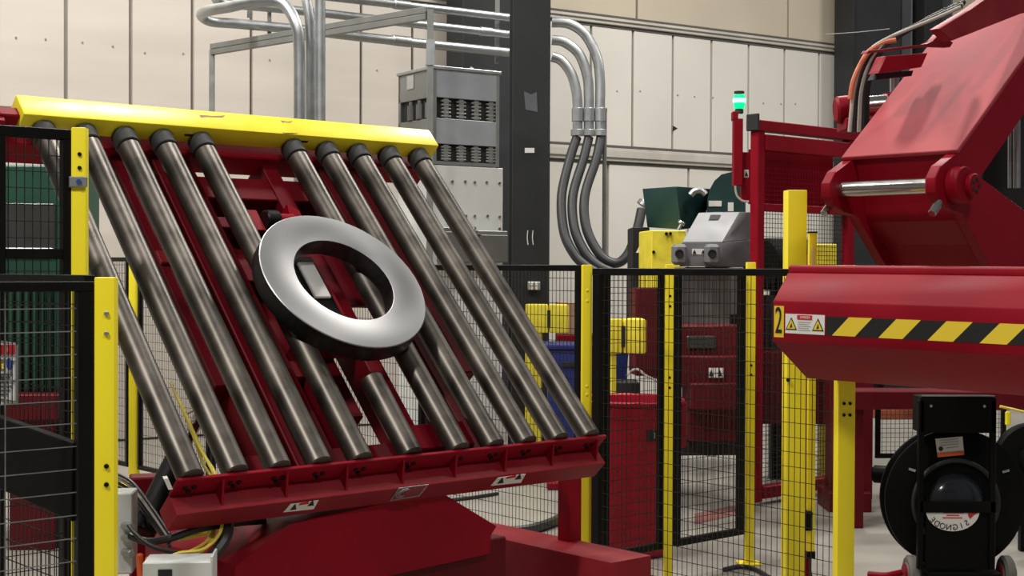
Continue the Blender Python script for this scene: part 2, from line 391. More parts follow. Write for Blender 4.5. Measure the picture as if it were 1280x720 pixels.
# safety sign on the receding left panel
sg = P(112, 350, 3.92); sg.z = 0
nW_ = U
def onB(px, py, off=-.0): return hit(px, py, U, U.dot(sg)+off)
q = [onB(-22, 507, .012), onB(20, 504, .012), onB(20, 429, .012), onB(-22, 422, .012)]
fo = (q[0]+q[1])/2
sgn = thing('safety_sign', 'white safety sign with red header hung on the left mesh panel', 'sign', V((fo.x, fo.y, q[0].z)))
b = MB(); b.prism([p+U*-.0 for p in q], U*-.004); obj('board', b, 'white', sgn)
def sgq(px0, py0, px1, py1, nm, m, o=.0165):
    b = MB(); b.prism([onB(px0, py1, o-.006), onB(px1, py1, o-.006), onB(px1, py0, o-.006), onB(px0, py0, o-.006)], U*-.002); return obj(nm, b, m, sgn)
sgq(-21, 431, 19, 443, 'header', 'redprint', .012)
for i, y in enumerate((467, 471, 477, 482, 487, 492)): sgq(-18, y, 16-3*(i % 3), y+1.2, 'text_line', 'blkprint', .012)
cc = onB(12, 455, .004); b = MB(); b.cyl(cc, cc+U*-.003, .018, 20); obj('blue_disc', b, 'blueprint', sgn)
b = MB(); b.prism([onB(-4, 461, .006), onB(5, 461, .006), onB(0, 446, .006)], U*-.003); obj('warning_triangle', b, 'yelprint', sgn)
t_ = onB(10, 437, .003); text('lettering', 'E', t_, -W, Zv, .02, 'white', sgn)
b = MB(); b.cyl(onB(22, 505, -.006), onB(22, 432, -.006), .004, 8); obj('tie_rod', b, 'zinc', sgn)

# black steel beam behind the left panel
b = MB()
q0, q1 = ata(103, 553, U.dot(sg)-.075), ata(-6, 515, U.dot(sg)-.075)
hh = .205
b.hexa([q1-Zv*hh, q0-Zv*hh, q0-Zv*hh-U*.03, q1-Zv*hh-U*.03, q1, q0, q0-U*.03, q1-U*.03], .003)
tag(obj('kick_plate', b, 'matte'), 'wide black steel plate fixed along the left mesh panel', 'plate')

# ------------------------------------------------------------------ tilting roller table
RT = thing('roller_table', 'large red tilted roller table with dark steel rollers and yellow top bar', 'roller table', V((TO+U*3.0).to_tuple()[:2]+(0,)))
RA = [2.16, 2.316, 2.472, 2.627, 2.79, 3.0, 3.21, 3.373, 3.531, 3.691, 3.853]
RR = .0425
def roller(a, b0, b1):
    b = MB(); b.lathe(T(a, b0, 0), TV, [(0, 0), (.02, 0), (RR-.004, .001), (RR, .006), (RR, b1-b0-.006), (RR-.004, b1-b0-.001), (.02, b1-b0), (0, b1-b0)], 32)
    return b
r0 = obj('roller', roller(RA[0], -.0165, 1.49), 'steel_roller', RT)
b = MB(); b.cyl(T(RA[0], 1.491, 0), T(RA[0], 1.556, 0), RR+.004, 28, .004); e0 = obj('end_cap', b, 'rubber', r0)
for a in RA[1:]:
    if a == 3.0: obj('roller', roller(a, -.0165, .33), 'steel_roller', RT); continue
    r = copyo(r0, RT, U*(a-RA[0])); copyo(e0, r)
LA, RA_ = 2.105, 3.925
b = MB(); b.box(T, LA, RA_, -.03, -.018, -.06, .016, .002); obj('bolt_plate', b, 'red', RT)
b = MB(); b.box(T, LA, RA_, -.10, -.022, -.146, -.06, .006, 2); obj('end_rail', b, 'red_dusty', RT)
for k in range(8):
    a = LA+.16+k*(RA_-LA-.2)/7
    b = MB(); b.prism([T(a-.004, -.03, .004), T(a-.004, -.03, -.06), T(a-.004, -.085, -.06)], U*.008); obj('gusset', b, 'red', RT)
bz = None
for a in RA:
    for da, dc in ((-.018, 0), (.012, 0), (0, -.018)):
        if bz is None:
            b = MB(); b.cyl(T(a+da, -.03, -.022+dc), T(a+da, -.037, -.022+dc), .0085, 8, .002); bz = obj('bolt', b, 'black', RT); ba = (a+da, dc)
        else: copyo(bz, RT, U*(a+da-ba[0])+TN*(dc-ba[1]))
b = MB(); b.box(T, 2.075, 3.945, 1.56, 1.665, -.02, .062, .008, 2); obj('guard_bar', b, 'yellow_bar', RT, label='yellow top guard bar')
b = MB(); b.box(T, 2.02, 3.93, 1.53, 1.645, -.15, -.05, .005); obj('top_beam', b, 'red', RT)
b = MB(); b.box(T, 1.985, 2.02, 1.55, 1.66, -.13, .03, .005); b.box(T, 2.0, 2.075, 1.575, 1.62, -.05, .04, .005); obj('end_bracket', b, 'red', RT)
# under frame: beams up the slope and across
for a0, a1, b0, b1, c0, c1 in ((2.44, 2.50, .40, 1.53, -.20, -.08), (2.50, 2.58, -.02, 1.40, -.20, -.10), (2.60, 2.68, .0, 1.56, -.22, -.07), (2.70, 2.78, .0, 1.56, -.24, -.09),
                               (3.09, 3.16, .0, 1.56, -.22, -.08), (3.36, 3.43, .02, 1.53, -.22, -.08), (2.84, 2.90, .0, .60, -.22, -.08), (3.52, 3.58, .40, 1.53, -.20, -.08)):
    b = MB(); b.box(T, a0, a1, b0, b1, c0, c1, .004); obj('frame_beam', b, 'red_half_shaded', RT)
for a0, a1, b0, b1, c0, c1 in ((2.44, 3.60, 1.33, 1.45, -.21, -.09), (2.44, 3.42, .02, .12, -.24, -.10), (2.47, 2.95, .92, 1.0, -.22, -.12), (2.47, 2.95, .45, .53, -.26, -.12), (3.05, 3.36, .05, .16, -.16, -.06), (2.78, 3.2, 1.20, 1.26, -.2, -.12)):
    b = MB(); b.box(T, a0, a1, b0, b1, c0, c1, .004); obj('cross_beam', b, 'red_half_shaded', RT)
for a0, a1, b0, b1, c0, c1 in ((2.86, 2.94, 1.13, 1.24, -.07, -.06), (2.87, 3.0, .98, 1.08, -.07, -.055), (2.44, 2.58, .96, 1.02, -.08, -.065)):
    b = MB(); b.box(T, a0, a1, b0, b1, c0, c1, .002); obj('mount_plate', b, 'red_dusty', RT)
b = MB(); b.cyl(T(2.94, 1.17, -.05), T(3.0, 1.17, -.05), .042, 20, .006); mo = obj('drive_motor', b, 'black', RT, label='small black drive motor')
b = MB(); b.cyl(T(3.0, 1.17, -.05), T(3.07, 1.17, -.05), .03, 16, .004); obj('motor_flange', b, 'red', mo)
b = MB(); b.prism([T(3.05, 1.0, -.09), T(3.14, 1.0, -.09), T(3.10, 1.20, -.02), T(3.06, 1.24, -.02)], TN*-.05); obj('motor_bracket', b, 'red', RT)
for a0, a1, b0, b1 in ((2.47, 2.95, .14, 1.33), (2.95, 3.25, .70, 1.33), (3.25, 3.60, .86, 1.33)):
    b = MB(); b.box(T, a0, a1, b0, b1, -.215, -.20, .002); obj('back_plate', b, 'red_shaded', RT)
for x, y in ((237, 169), (379, 177)):
    q = hit(x, y, TV, TV.dot(TO)+1.5595); b = MB(); b.box(frame(q, U, TN, TV), -.022, .022, -.005, .005, -.001, .002); obj('slot', b, 'dark', RT)
for k_, (x0, x1, y0, y1) in enumerate(((249, 282, 143.5, 147), (351, 366, 150.5, 153.5), (353, 373, 165.5, 167))):
    ps = [hit(x, y, TN, TN.dot(TO)+.0622) for x, y in ((x0, y0), ((x0+x1)/2, y0+1.4), (x1, y0+.8), (x1-4, y1), ((x0*2+x1)/3, y1-.8), (x0+2, y1))]
    b = MB(); b.prism(ps, TN*.0006); obj('paint_chip', b, 'card', RT, label='chipped tan patch in the yellow paint')
# stop arm seen through the coil
b = MB(); b.box(T, 2.94, 3.06, .62, .97, -.15, -.03, .01); st = obj('stop_arm', b, 'black', RT, label='black coil stop arm')
b = MB(); b.box(T, 2.965, 3.035, .74, .92, -.031, -.015, .004); obj('wear_strip', b, 'white', st, label='pale wear strip')
b = MB(); b.box(T, 2.915, 2.94, .58, .84, -.16, -.05, .003); b.box(T, 3.06, 3.085, .58, .84, -.16, -.05, .003); b.box(T, 2.915, 3.085, .56, .60, -.16, -.05, .003); obj('stop_bracket', b, 'red_dusty', RT)
b = MB(); b.box(T, 2.9, 3.05, .30, .60, -.32, -.18, .004); obj('frame_beam', b, 'red_half_shaded', RT)
# right leg, pedestal, base
_l0, _l1 = atw(711, 640, 4.2).dot(U), atw(728, 640, 4.2).dot(U)
b = MB(); b.box(UW, _l0, _l1, 4.2, 4.27, 0, .86, .006); obj('support_leg', b, 'red', RT)
wp = 3.975
pp = [atw(x, y, wp) for x, y in ((367, 653), (548, 613), (622, 658), (613, 668), (613, 693), (480, 721), (293, 760), (293, 707))]
b = MB(); b.prism(pp, W*.6, .004); obj('tilt_pedestal', b, 'red', RT)
b = MB(); b.box(UW, pp[7].dot(U)+.25, pp[3].dot(U)+.1, 4.0, 4.65, 0, pp[4].z+.05, .005); obj('pedestal_post', b, 'red_shaded', RT)
e0_, e1_ = atz(764, 703, .45), atz(803, 691, .45)
a0, a1, w0 = e0_.dot(U), e1_.dot(U), e0_.dot(W)
b = MB(); b.box(UW, a0, a1, w0, 4.74, 0, .45, .012, 2); obj('base_beam', b, 'red_dusty', RT)
b = MB(); b.box(UW, a0-1.9, a0, 4.3, 4.7, 0, .16, .01); obj('base_beam', b, 'red', RT)
b = MB(); b.box(UW, 2.0, 2.9, 4.25, 4.72, 0, .42, .01); obj('base_plinth', b, 'red', RT)
b = MB(); pxb0 = pxframe(163, 232, 598, 700, 5.25, .3); b.box(pxb0[0], 0, pxb0[1], 0, .12, -pxb0[0](0, 0, 0).z, pxb0[2], .006); obj('base_plinth', b, 'red_half_shaded', RT)
# decals on the end rail
def onrail(px, py): return hit(px, py, TV, TV.dot(TO)-.1015)
def decal(pts, nm, m, par, lb=None, th=.0015):
    b = MB(); b.prism([onrail(*p) for p in pts], TV*-th); return obj(nm, b, m, par, label=lb)
for x, y in ((376, 632), (635, 599)):
    d = decal([(x-22, y+8), (x+16, y+4), (x+22, y-7), (x-13, y-2)], 'warning_label', 'white', RT, 'white warning label with two triangles')
    for dx, dy in ((-10, 4), (12, -1)):
        b = MB(); b.prism([onrail(x+dx-4, y+dy+1)-TV*.002, onrail(x+dx+4, y+dy)-TV*.002, onrail(x+dx+3, y+dy-7)-TV*.002], TV*-.001); obj('warning_triangle', b, 'blkprint', d)
    b = MB(); b.prism([onrail(x-3, y-1)-TV*.002, onrail(x+9, y-3)-TV*.002, onrail(x+10, y-6)-TV*.002, onrail(x-1, y-4)-TV*.002], TV*-.001); obj('print_band', b, 'redprint', d)
d = decal([(487, 626), (524, 620), (536, 605), (498, 610)], 'name_plate', 'zinc', RT, 'grey edged company plate')
b = MB(); b.prism([onrail(489.5, 624.5)-TV*.002, onrail(523, 618.5)-TV*.002, onrail(533, 606.5)-TV*.002, onrail(499, 611.5)-TV*.002], TV*-.001); np_ = obj('plate_face', b, 'nameplate', d)
for r in (.016, .024):
    b = MB(); cc = onrail(506, 615)-TV*.004
    b.tube([cc+U*(-.008+r*1.2*math.cos(t))+TN*(r*math.sin(t)) for t in [math.radians(60+24*i) for i in range(11)]], .0022, 5, 0); obj('plate_mark', b, 'zinc', d)
    b = MB(); b.tube([cc+U*(.02+r*1.2*math.cos(t))+TN*(r*math.sin(t)) for t in [math.radians(40+24*i) for i in range(11)]], .0022, 5, 0); obj('plate_mark', b, 'nameplate', d)
b = MB(); q = T(2.115, -.035, .012); b.hexa([q+U*a+TN*c+TV*w for a, c, w in ((-.05, .0, -.02), (-.035, .0, -.02), (-.035, .0, -.01), (-.05, .0, -.01), (-.07, .03, -.0), (-.055, .03, -.0), (-.055, .03, .01), (-.07, .03, .01))]); obj('sensor_flag', b, 'white', RT)
# tilt cylinder at the left
b = MB(); q0, q1 = P(176, 668, 4.75), P(222, 575, 4.95); b.cyl(q0, q1, .045, 20, .005); tc_ = obj('tilt_cylinder', b, 'black', RT)
b = MB(); b.cyl(q1, q1+(q1-q0).normalized()*.25, .022, 14); obj('piston_rod', b, 'chrome', tc_)

# slit steel coil lying on the rollers
rc = T(3.008, .705, RR+.001); cr = thing('steel_coil', 'thin bright slit steel coil ring lying on the tilted rollers', 'coil', rc)
Ro, Ri, ht = .330, .198, .072
def coil_part(nm, prof, m):
    b = MB(); b.lathe(V((0, 0, 0)), Zv, prof, 128)
    for v in b.bm.verts: v.co += rc
    o = obj(nm, b, m, cr); o.rotation_mode = 'QUATERNION'; o.rotation_quaternion = TN.to_track_quat('Z', 'Y'); return o
coil_part('coil_face', [(Ri, ht), (Ri+.002, ht+.001), (Ro-.003, ht+.001), (Ro, ht-.002)], 'ring')
coil_part('coil_body', [(Ro, ht-.002), (Ro, .002), (Ro-.003, 0), (Ri, 0), (Ri, ht)], 'coil_edge')

# cables and boxes at the left end of the table
def cable(nm, pts, r, m, label, cat='cable', group=None, seg=8):
    b = MB(); b.tube(pts, r, seg, 8); return tag(obj(nm, b, m), label, cat, group)
YC = [[(213, 478, 5.1), (234, 522, 4.85), (249, 558, 4.7), (266, 590, 4.62), (272, 620, 4.6), (277, 660, 4.5), (255, 686, 4.4), (222, 692, 4.35), (196, 706, 4.3)],
      [(218, 490, 5.1), (240, 536, 4.8), (256, 570, 4.7), (270, 597, 4.6), (268, 640, 4.6), (262, 672, 4.5), (240, 688, 4.4), (214, 698, 4.35), (205, 712, 4.3)],
      [(232, 520, 4.95), (243, 548, 4.8), (254, 580, 4.68), (266, 602, 4.6), (270, 650, 4.58), (262, 680, 4.48), (246, 692, 4.42), (225, 699, 4.37), (214, 708, 4.3)]]
for i, c_ in enumerate(YC):
    cable('yellow_cable', [P(*q) for q in c_], .0055, 'cable_y', ('outermost yellow cable of the loop under the left rail end', 'middle yellow cable of the loop under the left rail end', 'yellow cable on the inside of the loop under the left rail end')[i])
cable('yellow_cable', [P(222, 672, 4.45), P(245, 668, 4.5), P(266, 664, 4.6)], .011, 'cable_y', 'thick yellow cable stub crossing below the left rail end')
cable('black_cable', [P(163, 670, 4.5), P(185, 677, 4.45), P(215, 672, 4.4), P(245, 662, 4.45), P(285, 655, 4.6), P(330, 651, 4.75)], .012, 'cable_k', 'thick black cable curving from the junction box under the rail')
cable('black_cable', [P(161, 657, 4.5), P(170, 668, 4.45), P(188, 682, 4.4), P(215, 690, 4.4), P(245, 694, 4.45)], .007, 'cable_k', 'thin black cable drooping from the upper junction box gland')
cable('black_cable', [P(283, 640, 4.62), P(283, 668, 4.5), P(270, 690, 4.45), P(255, 705, 4.4)], .02, 'cable_k', 'thick black hose hanging from the red rail beside the yellow cables')
for k in range(4):
    cable('grey_cable', [P(140, 590+5*k, 4.9), P(165, 603+6*k, 4.8), P(190, 635+6*k, 4.7), P(212, 668+5*k, 4.6)], .006, ('cable_k', 'cable_w', 'cable_k', 'hose')[k], ('uppermost dark cable slanting down right of the nearest yellow post', 'pale cable second from the top, slanting down right of the nearest yellow post', 'dark cable third from the top, slanting down right of the nearest yellow post', 'lowest dark grey cable slanting down right of the nearest yellow post')[k])
cable('looped_wire', [P(275, 500, 5.05), P(285, 502, 5.0), P(292, 515, 5.0), P(292, 535, 5.0), P(288, 545, 5.0)], .003, 'cable_w', 'thin pale wire loop between two left rollers')
cable('looped_wire', [P(233, 528, 5.0), P(234, 518, 5.0), P(242, 513, 5.0)], .004, 'cable_w', 'short pale wire hook beside the left rollers')
jf, jw, jh = pxframe(146, 165, 617, 718, 4.6, .12)
jb = thing('junction_box', 'pale grey junction box with three cable glands beside the nearest yellow post', 'box', jf(jw/2, 0, 0))
b = MB(); b.box(jf, -.06, jw, 0, .12, 0, jh, .004); obj('enclosure', b, 'cab', jb)
for y in (657, 672, 690):
    z = P(155, y, 4.6).z-jf(0, 0, 0).z
    b = MB(); b.cyl(jf(jw*.45, 0, z), jf(jw*.45+.03, -.035, z), .013, 14, .002); obj('cable_gland', b, 'zinc', jb)
kf, kw, kh = pxframe(178, 264, 704, 780, 4.2, .1)
kb = thing('cover_box', 'light grey steel box at the bottom edge below the yellow cables', 'box', kf(kw/2, 0, 0))
b = MB(); b.box(kf, 0, kw, 0, .13, 0, kh, .003); b.box(kf, kw-.006, kw, .0, .13, kh, kh+.014); obj('enclosure', b, 'cab', kb)
b = MB(); b.box(kf, .045, .085, -.003, 0, kh-.05, kh-.02); obj('dark_slot', b, 'blkprint', kb)
for i, x in enumerate((176, 187)):
    b = MB(); q = P(x, 722, 4.45); b.cyl(q, P(x-1.5, 692+4*i, 4.45), .011, 12, .004); tag(obj('orange_handle', b, 'orange'), ('taller' if i == 0 else 'shorter')+' orange grip behind the grey box at the bottom edge', 'handle', None)

# ------------------------------------------------------------------ electrical cabinet, resistor cage, strut frame
CY = 10.5
c0 = P(541, 205, CY); cf = frame(V((c0.x, c0.y, 0)), WD, NW, Zv)
def zat(y, Y=CY, x=560): return P(x, y, Y).z
ec = thing('electrical_cabinet', 'tall pale grey electrical cabinet left of the dark column', 'cabinet', cf(.3, .25, 0))
ze = zat(206)
b = MB(); b.box(cf, -.01, .61, 0, .5, .02, ze, .004); obj('body', b, 'cab', ec)
for x, y in ((565, 227), (581, 227), (593, 228), (608, 228), (624, 229), (582, 270), (593, 270), (609, 270), (624, 271), (593, 285), (624, 286)):
    q = hit(x, y, NW, NW.dot(c0)-.001); b = MB(); b.cyl(q, q-NW*.012, .010, 8); obj('screw', b, 'brass', ec)
b = MB(); q = cf(.58, .1, ze+.045); b.lathe(q, WD, [(.030+.009*math.cos(t), .009*math.sin(t)) for t in [2*math.pi*i/8 for i in range(8)]], 18, True); obj('lifting_eye', b, 'zinc', ec)
for x0, x1, y0, y1 in ((556, 594, 290, 328), (601, 635, 294, 328)):
    q0, q1 = hit(x0, y1, NW, NW.dot(c0)-.12), hit(x1, y0, NW, NW.dot(c0)-.12)
    fr = frame(q0, WD, NW, Zv); b = MB(); b.box(fr, 0, (q1-q0).dot(WD), 0, .115, 0, q1.z-q0.z, .004); bx = obj('side_box', b, 'box_grey', ec)
    b = MB(); b.box(fr, -.015, (q1-q0).dot(WD)+.01, .02, .115, q1.z-q0.z, q1.z-q0.z+.03, .003); obj('lid', b, 'zinc_d', bx)
rc_ = thing('resistor_cage', 'grey resistor housing with open coil windows on top of the cabinet', 'resistor housing', cf(.3, .25, ze))
z0, zt = ze+.005, zat(86)
wF, dF = .575, .52
zb = [z0, zat(178), zat(148), zat(121), zt]
b = MB(); b.box(cf, .02, wF-.02, .03, dF-.02, z0+.01, zt-.02); obj('inner_core', b, 'dark', rc_)
for za, zc_ in ((zat(179), zat(147)), (zat(121), zt)):
    b = MB(); b.box(cf, 0, wF, 0, .02, za, zc_, .003); obj('front_panel', b, 'cage', rc_)
    b = MB(); b.box(cf, 0, .02, .02, dF, za, zc_, .003); obj('side_panel', b, 'zinc_d', rc_)
for a, d in ((0, 0), (wF-.03, 0), (0, dF-.03), (wF-.03, dF-.03)):
    b = MB(); b.box(cf, a, a+.03, d-.002, d+.03, z0, zt, .002); obj('corner_post', b, 'zinc_d', rc_)
b = MB(); b.box(cf, -.012, wF+.012, -.012, dF+.012, zt, zt+.025, .004); obj('top_cover', b, 'zinc', rc_)
b = MB(); b.box(cf, 0, wF, 0, .02, z0, z0+.025); b.box(cf, 0, .02, .02, dF, z0, z0+.025); obj('bottom_sill', b, 'zinc_d', rc_)
for za, zc_ in ((z0+.03, zat(180)), (zat(146), zat(122))):
    for k in range(4):
        a = .075+k*.13
        b = MB()
        for j in range(5): 
            zz = za+.012+(zc_-za-.03)*j/4
            b.cyl(cf(a, .012, zz), cf(a+.08, .012, zz), .009, 8)
        b.box(cf, a+.02, a+.06, .004, .016, za, zc_)
        obj('resistor_coil', b, 'zinc_d', rc_)
    for k in range(3):
        d = .08+k*.13
        b = MB(); b.cyl(cf(.012, d, za), cf(.012, d, zc_-.03), .03, 10); b.cyl(cf(.012, d, zc_-.03), cf(.012, d, zc_), .018, 10); obj('insulator', b, 'box_grey', rc_)
for a in (.10, .48):
    b = MB(); q = cf(a, .25, zt+.05); b.lathe(q, WD, [(.024+.008*math.cos(t), .008*math.sin(t)) for t in [2*math.pi*i/8 for i in range(8)]], 16, True); obj('lifting_eye', b, 'zinc', rc_)
q = hit(513, 103, WD, cf(0, 0, 0).dot(WD)-.003); b = MB(); b.box(frame(q, NW, Zv, WD), -.05, .05, -.05, .05, -.002, .001); obj('faded_label', b, 'greyprint', rc_)
sf = thing('strut_stand', 'galvanised channel frame standing left of and in front of the cabinet', 'frame', V((P(538, 300, 10.2).x, 10.2, 0)))
pA, pB = P(538, 16, 10.15), P(265, 62, 12.0)
b = MB(); b.box(wframe(V((pA.x, pA.y, 0)), XU-.6), -.022, .022, -.022, .022, 0, pA.z+.02, .002); obj('strut_post', b, 'zinc_d', sf)
b = MB(); b.box(wframe(V((pA.x, pA.y, 0)), XU-.6), -.03, .032, -.030, -.022, P(538, 82, 10.15).z, P(538, 50, 10.15).z, .002); obj('strut_bracket', b, 'zinc', sf)
b = MB(); b.box(wframe(V((pB.x, pB.y, 0)), XU-.6), -.022, .022, -.022, .022, 0, pB.z, .002); obj('strut_post', b, 'zinc_d', sf)
b = MB(); dr = (pA-pB); L = dr.length; dr.normalize(); sd = dr.cross(Zv).normalized(); fr = frame(pB, dr, sd, dr.cross(sd)*-1)
b.box(fr, 0, L-.03, -.022, .022, -.045, -.002, .002); b.box(fr, 0, L-.03, -.022, .022, .002, .045, .002); obj('strut_rail', b, 'zinc_d', sf)

# conduits
def pipe(nm, pts, r, m, label, group=None, sub=8, cat='conduit', fit=()):
    t = thing(nm, label, cat, pts[-1]); 
    if group: t['group'] = group
    b = MB(); b.tube(pts, r, 14, sub); obj('pipe', b, m, t)
    for q0, q1, rr in fit:
        b = MB(); b.cyl(q0, q1, rr, 14, .004); obj('coupling', b, 'zinc', t)
    return t
def Yw(px, Ym): return Ym/(.834-.552*(px-640)/1804.)*.834
YA, YV = 12.9, 9.9
def hz(px, py, k=0.): return P(px, py, Yw(px, YA)-k)
pipe('bent_conduit', [P(374, 420, YV), P(374, 200, YV), P(374, 70, YV), P(370, 30, YV), P(352, 4, YV+.1), P(320, 2, YV+.2), P(285, 9, YV+.35), P(258, 14, YV+.6), P(252, 20, hz(252, 20).y-.1), P(265, 27, hz(265, 27).y), hz(300, 30), hz(375, 37), hz(450, 46), hz(560, 58), hz(660, 68)], .040, 'zinc', 'thick galvanised conduit that makes the front U turn at the upper left', fit=[(hz(490, 50), hz(512, 52.5), .046)])
pipe('bent_conduit', [P(388, 420, YV+.15), P(388, 200, YV+.15), P(388, 60, YV+.15), P(385, 10, YV+.15), P(374, -20, YV+.2), P(340, -22, YV+.3), P(290, -12, YV+.6), P(270, -4, hz(270, 0).y-.2), P(280, 4, hz(280, 2).y), hz(330, 9), hz(408, 17), hz(520, 30), hz(660, 46)], .036, 'zinc', 'galvanised conduit rising just behind the front bent one, middle of the three runs', fit=[(hz(600, 39), hz(615, 40.6), .042)])
pipe('straight_conduit', [P(400, 420, YV-.1), P(400, 150, YV-.1), P(400, -60, YV-.1)], .037, 'zinc', 'bright straight vertical conduit, rightmost of the upright pipes', sub=0)
pipe('straight_conduit', [hz(395, -6), hz(500, 6), hz(660, 25)], .036, 'zinc', 'topmost horizontal conduit running behind the dark column', sub=0, fit=[(hz(492, 5), hz(512, 7.5), .042)])
b = MB(); q = P(622, -10, 12.9); b.box(wframe(q, XU-.6), -.02, .02, 0, .02, -.64, 0.1, .002); tag(obj('pipe_hanger', b, 'zinc_d'), 'narrow slotted hanger strip beside the dark column carrying the conduits', 'bracket')
b = MB(); q = P(312, 0, 11.6); b.box(wframe(q, XU-.6), -.02, .02, 0, .02, -.14, 0.2, .002); b.box(wframe(q+V((.15, .05, 0)), XU-.6), -.016, .016, 0, .02, -.30, 0.2, .002); tag(obj('pipe_hanger', b, 'zinc_d'), 'galvanised hanger strips at the U bends of the conduits', 'bracket')
YR = 13.2
RB = [([(690, 28), (712, 30), (732, 44), (746, 72), (750, 100), (750, 135), (750, 168)], 'outermost', [(751, 172), (745, 200), (731, 245), (733, 285), (750, 318), (770, 329), (786, 316), (797, 285), (802, 262)]),
      ([(690, 50), (706, 53), (724, 68), (734, 95), (736, 118), (736, 140), (736, 168)], 'middle', [(736, 172), (729, 200), (716, 245), (718, 285), (731, 315), (748, 332), (765, 340)]),
      ([(690, 71), (702, 76), (714, 92), (720, 112), (722, 130), (722, 148), (722, 168)], 'innermost', [(721, 172), (712, 200), (702, 245), (705, 290), (718, 318), (732, 332), (745, 340)])]
for pp, nm, hp in RB:
    x = pp[-1][0]
    pipe('elbow_conduit', [P(a, c_, YR) for a, c_ in pp], .046, 'zinc', f'{nm} of three galvanised elbow conduits right of the dark column', fit=[(P(x, 135, YR), P(x, 152, YR), .054), (P(x, 162, YR), P(x, 170, YR), .062)])
    cable('flex_hose', [P(a, c_, YR-.5*max(0, (c_-172))/168.) for a, c_ in hp], .044, 'hose', f'dark flexible hose hanging from the {nm} elbow conduit', 'hose', seg=12)
b = MB(); b.box(wframe(P(718, 138, YR+.1)), 0, .30, -.03, .02, -.02, .02, .003); b.cyl(P(756, 138, YR), P(755, 345, YR), .02, 10); tag(obj('strut_bracket', b, 'box_grey'), 'strut bracket with thin upright rod behind the elbow conduits', 'bracket')
b = MB(); b.cyl(P(803, 258, 12.5), P(807, 252, 12.5), .06, 14, .006); tag(obj('hose_fitting', b, 'zinc'), 'steel hose fitting at the side of the green hopper', 'fitting')

# ------------------------------------------------------------------ green hopper, yellow box, grey chute
def pxb(mb, x0, x1, y0, y1, Y, dep, yaw=0., bev=.006):
    fr, w, h = pxframe(x0, x1, y0, y1, Y, yaw); mb.box(fr, 0, w, 0, dep, 0, h, bev); return mb
hop = thing('scrap_hopper', 'dark green open hopper behind the yellow box', 'hopper', V((P(840, 290, 11.2).x, 11.3, 1.0)))
b = MB(); q = [P(809, 284, 11.3), P(852, 287, 11.0), P(880, 283, 11.6), P(835, 281, 11.9), P(803, 236, 11.3), P(846, 233, 10.95), P(888, 236, 11.6), P(843, 238, 12)]
b.hexa(q, .004); obj('bin', b, 'green_d', hop)
b = MB(); pxb(b, 790, 812, 284, 420, 11.4, .5); obj('dark_frame', b, 'dark', hop)
b = MB(); b.hexa([P(795, 316, 11.2), P(805, 316, 11.2), P(805, 316, 11.21), P(795, 316, 11.21), P(801, 303, 11.2), P(810, 304, 11.2), P(810, 304, 11.21), P(801, 303, 11.21)]); obj('paper_tag', b, 'white', hop, label='white paper tag')
b = MB(); b.tube([P(863, 244, 11.0), P(868, 239, 11.0), P(876, 238, 11.0), P(882, 243, 11.0)], .025, 8, 5); obj('lift_handle', b, 'zinc', hop)
blw = thing('blower_housing', 'rounded dark green blower housing beside the red light post', 'blower', V((P(905, 265, 11.2).x, 11.3, 1.0)))
b = MB(); pl = [(884, 268), (884, 250), (887, 237), (893, 226), (902, 218), (914, 215), (932, 215), (932, 268)]
b.prism([P(x, y, 11.2) for x, y in pl], V((.05, .4, 0))); obj('casing', b, 'green_d', blw)
b = MB(); pxb(b, 890, 936, 266, 430, 11.4, .45); obj('support', b, 'dark', blw)
b = MB(); pxb(b, 886, 902, 251, 258, 11.19, .008, bev=0); obj('warning_label', b, 'white', blw)
b = MB(); pxb(b, 910, 917, 253, 264, 11.19, .008, bev=0); obj('data_label', b, 'white', blw)
yb = thing('yellow_box', 'yellow machine box in front of the green hopper', 'machine box', V((P(838, 330, 10.8).x, 10.9, 0)))
b = MB(); pxb(b, 814, 858, 288, 372, 10.7, .5, .1); obj('casing', b, 'yellow_old', yb)
for x, y in ((833, 292), (838, 292), (817, 315)):
    b = MB(); b.cyl(P(x, y, 10.72), P(x, y, 10.67), .012, 8); obj('screw', b, 'black', yb)
b = MB(); pxb(b, 818, 856, 372, 475, 10.8, .4, .1); obj('stand', b, 'red', yb)
b = MB(); b.cyl(P(848, 287, 10.7), P(852, 279, 10.7), .012, 8); b.cyl(P(851, 280, 10.7), P(853, 277, 10.7), .028, 10, .004); obj('knob', b, 'zinc', yb)
ch = thing('grey_chute', 'grey sloped machine hood above the right gate panel', 'machine hood', V((P(890, 332, 9.9).x, 10.0, 0)))
Yc = 9.8
b = MB()
A = [P(849, 333, Yc), P(903, 333, Yc), P(940, 333, Yc+.45), P(890, 333, Yc+.6)]
Bm = [P(852, 303, Yc), P(903, 303, Yc), P(938, 300, Yc+.45), P(890, 303, Yc+.6)]
Tm = [P(873, 266, Yc+.28), P(925, 265, Yc+.28), P(938, 265, Yc+.5), P(895, 265, Yc+.6)]
b.hexa(A+Bm, .004); b.hexa([p+Zv*.001 for p in Bm]+Tm, .004); obj('hood', b, 'chute', ch)
for x in (843, 884):
    b = MB(); pxb(b, x, x+17, 305, 331, Yc-.1, .12, .1, .02); lg = obj('lug', b, 'chute', ch)
    b = MB(); q = P(x+6, 317, Yc-.102); b.lathe(q, V((0, -1, 0)), [(0, 0), (.026, 0), (.03, .006), (.024, .009), (.02, .002)], 16); obj('lug_hole', b, 'dark', lg)
b = MB(); pxb(b, 865, 882, 311, 318, Yc-.004, .003, bev=0); wl_ = obj('warning_label', b, 'white', ch)
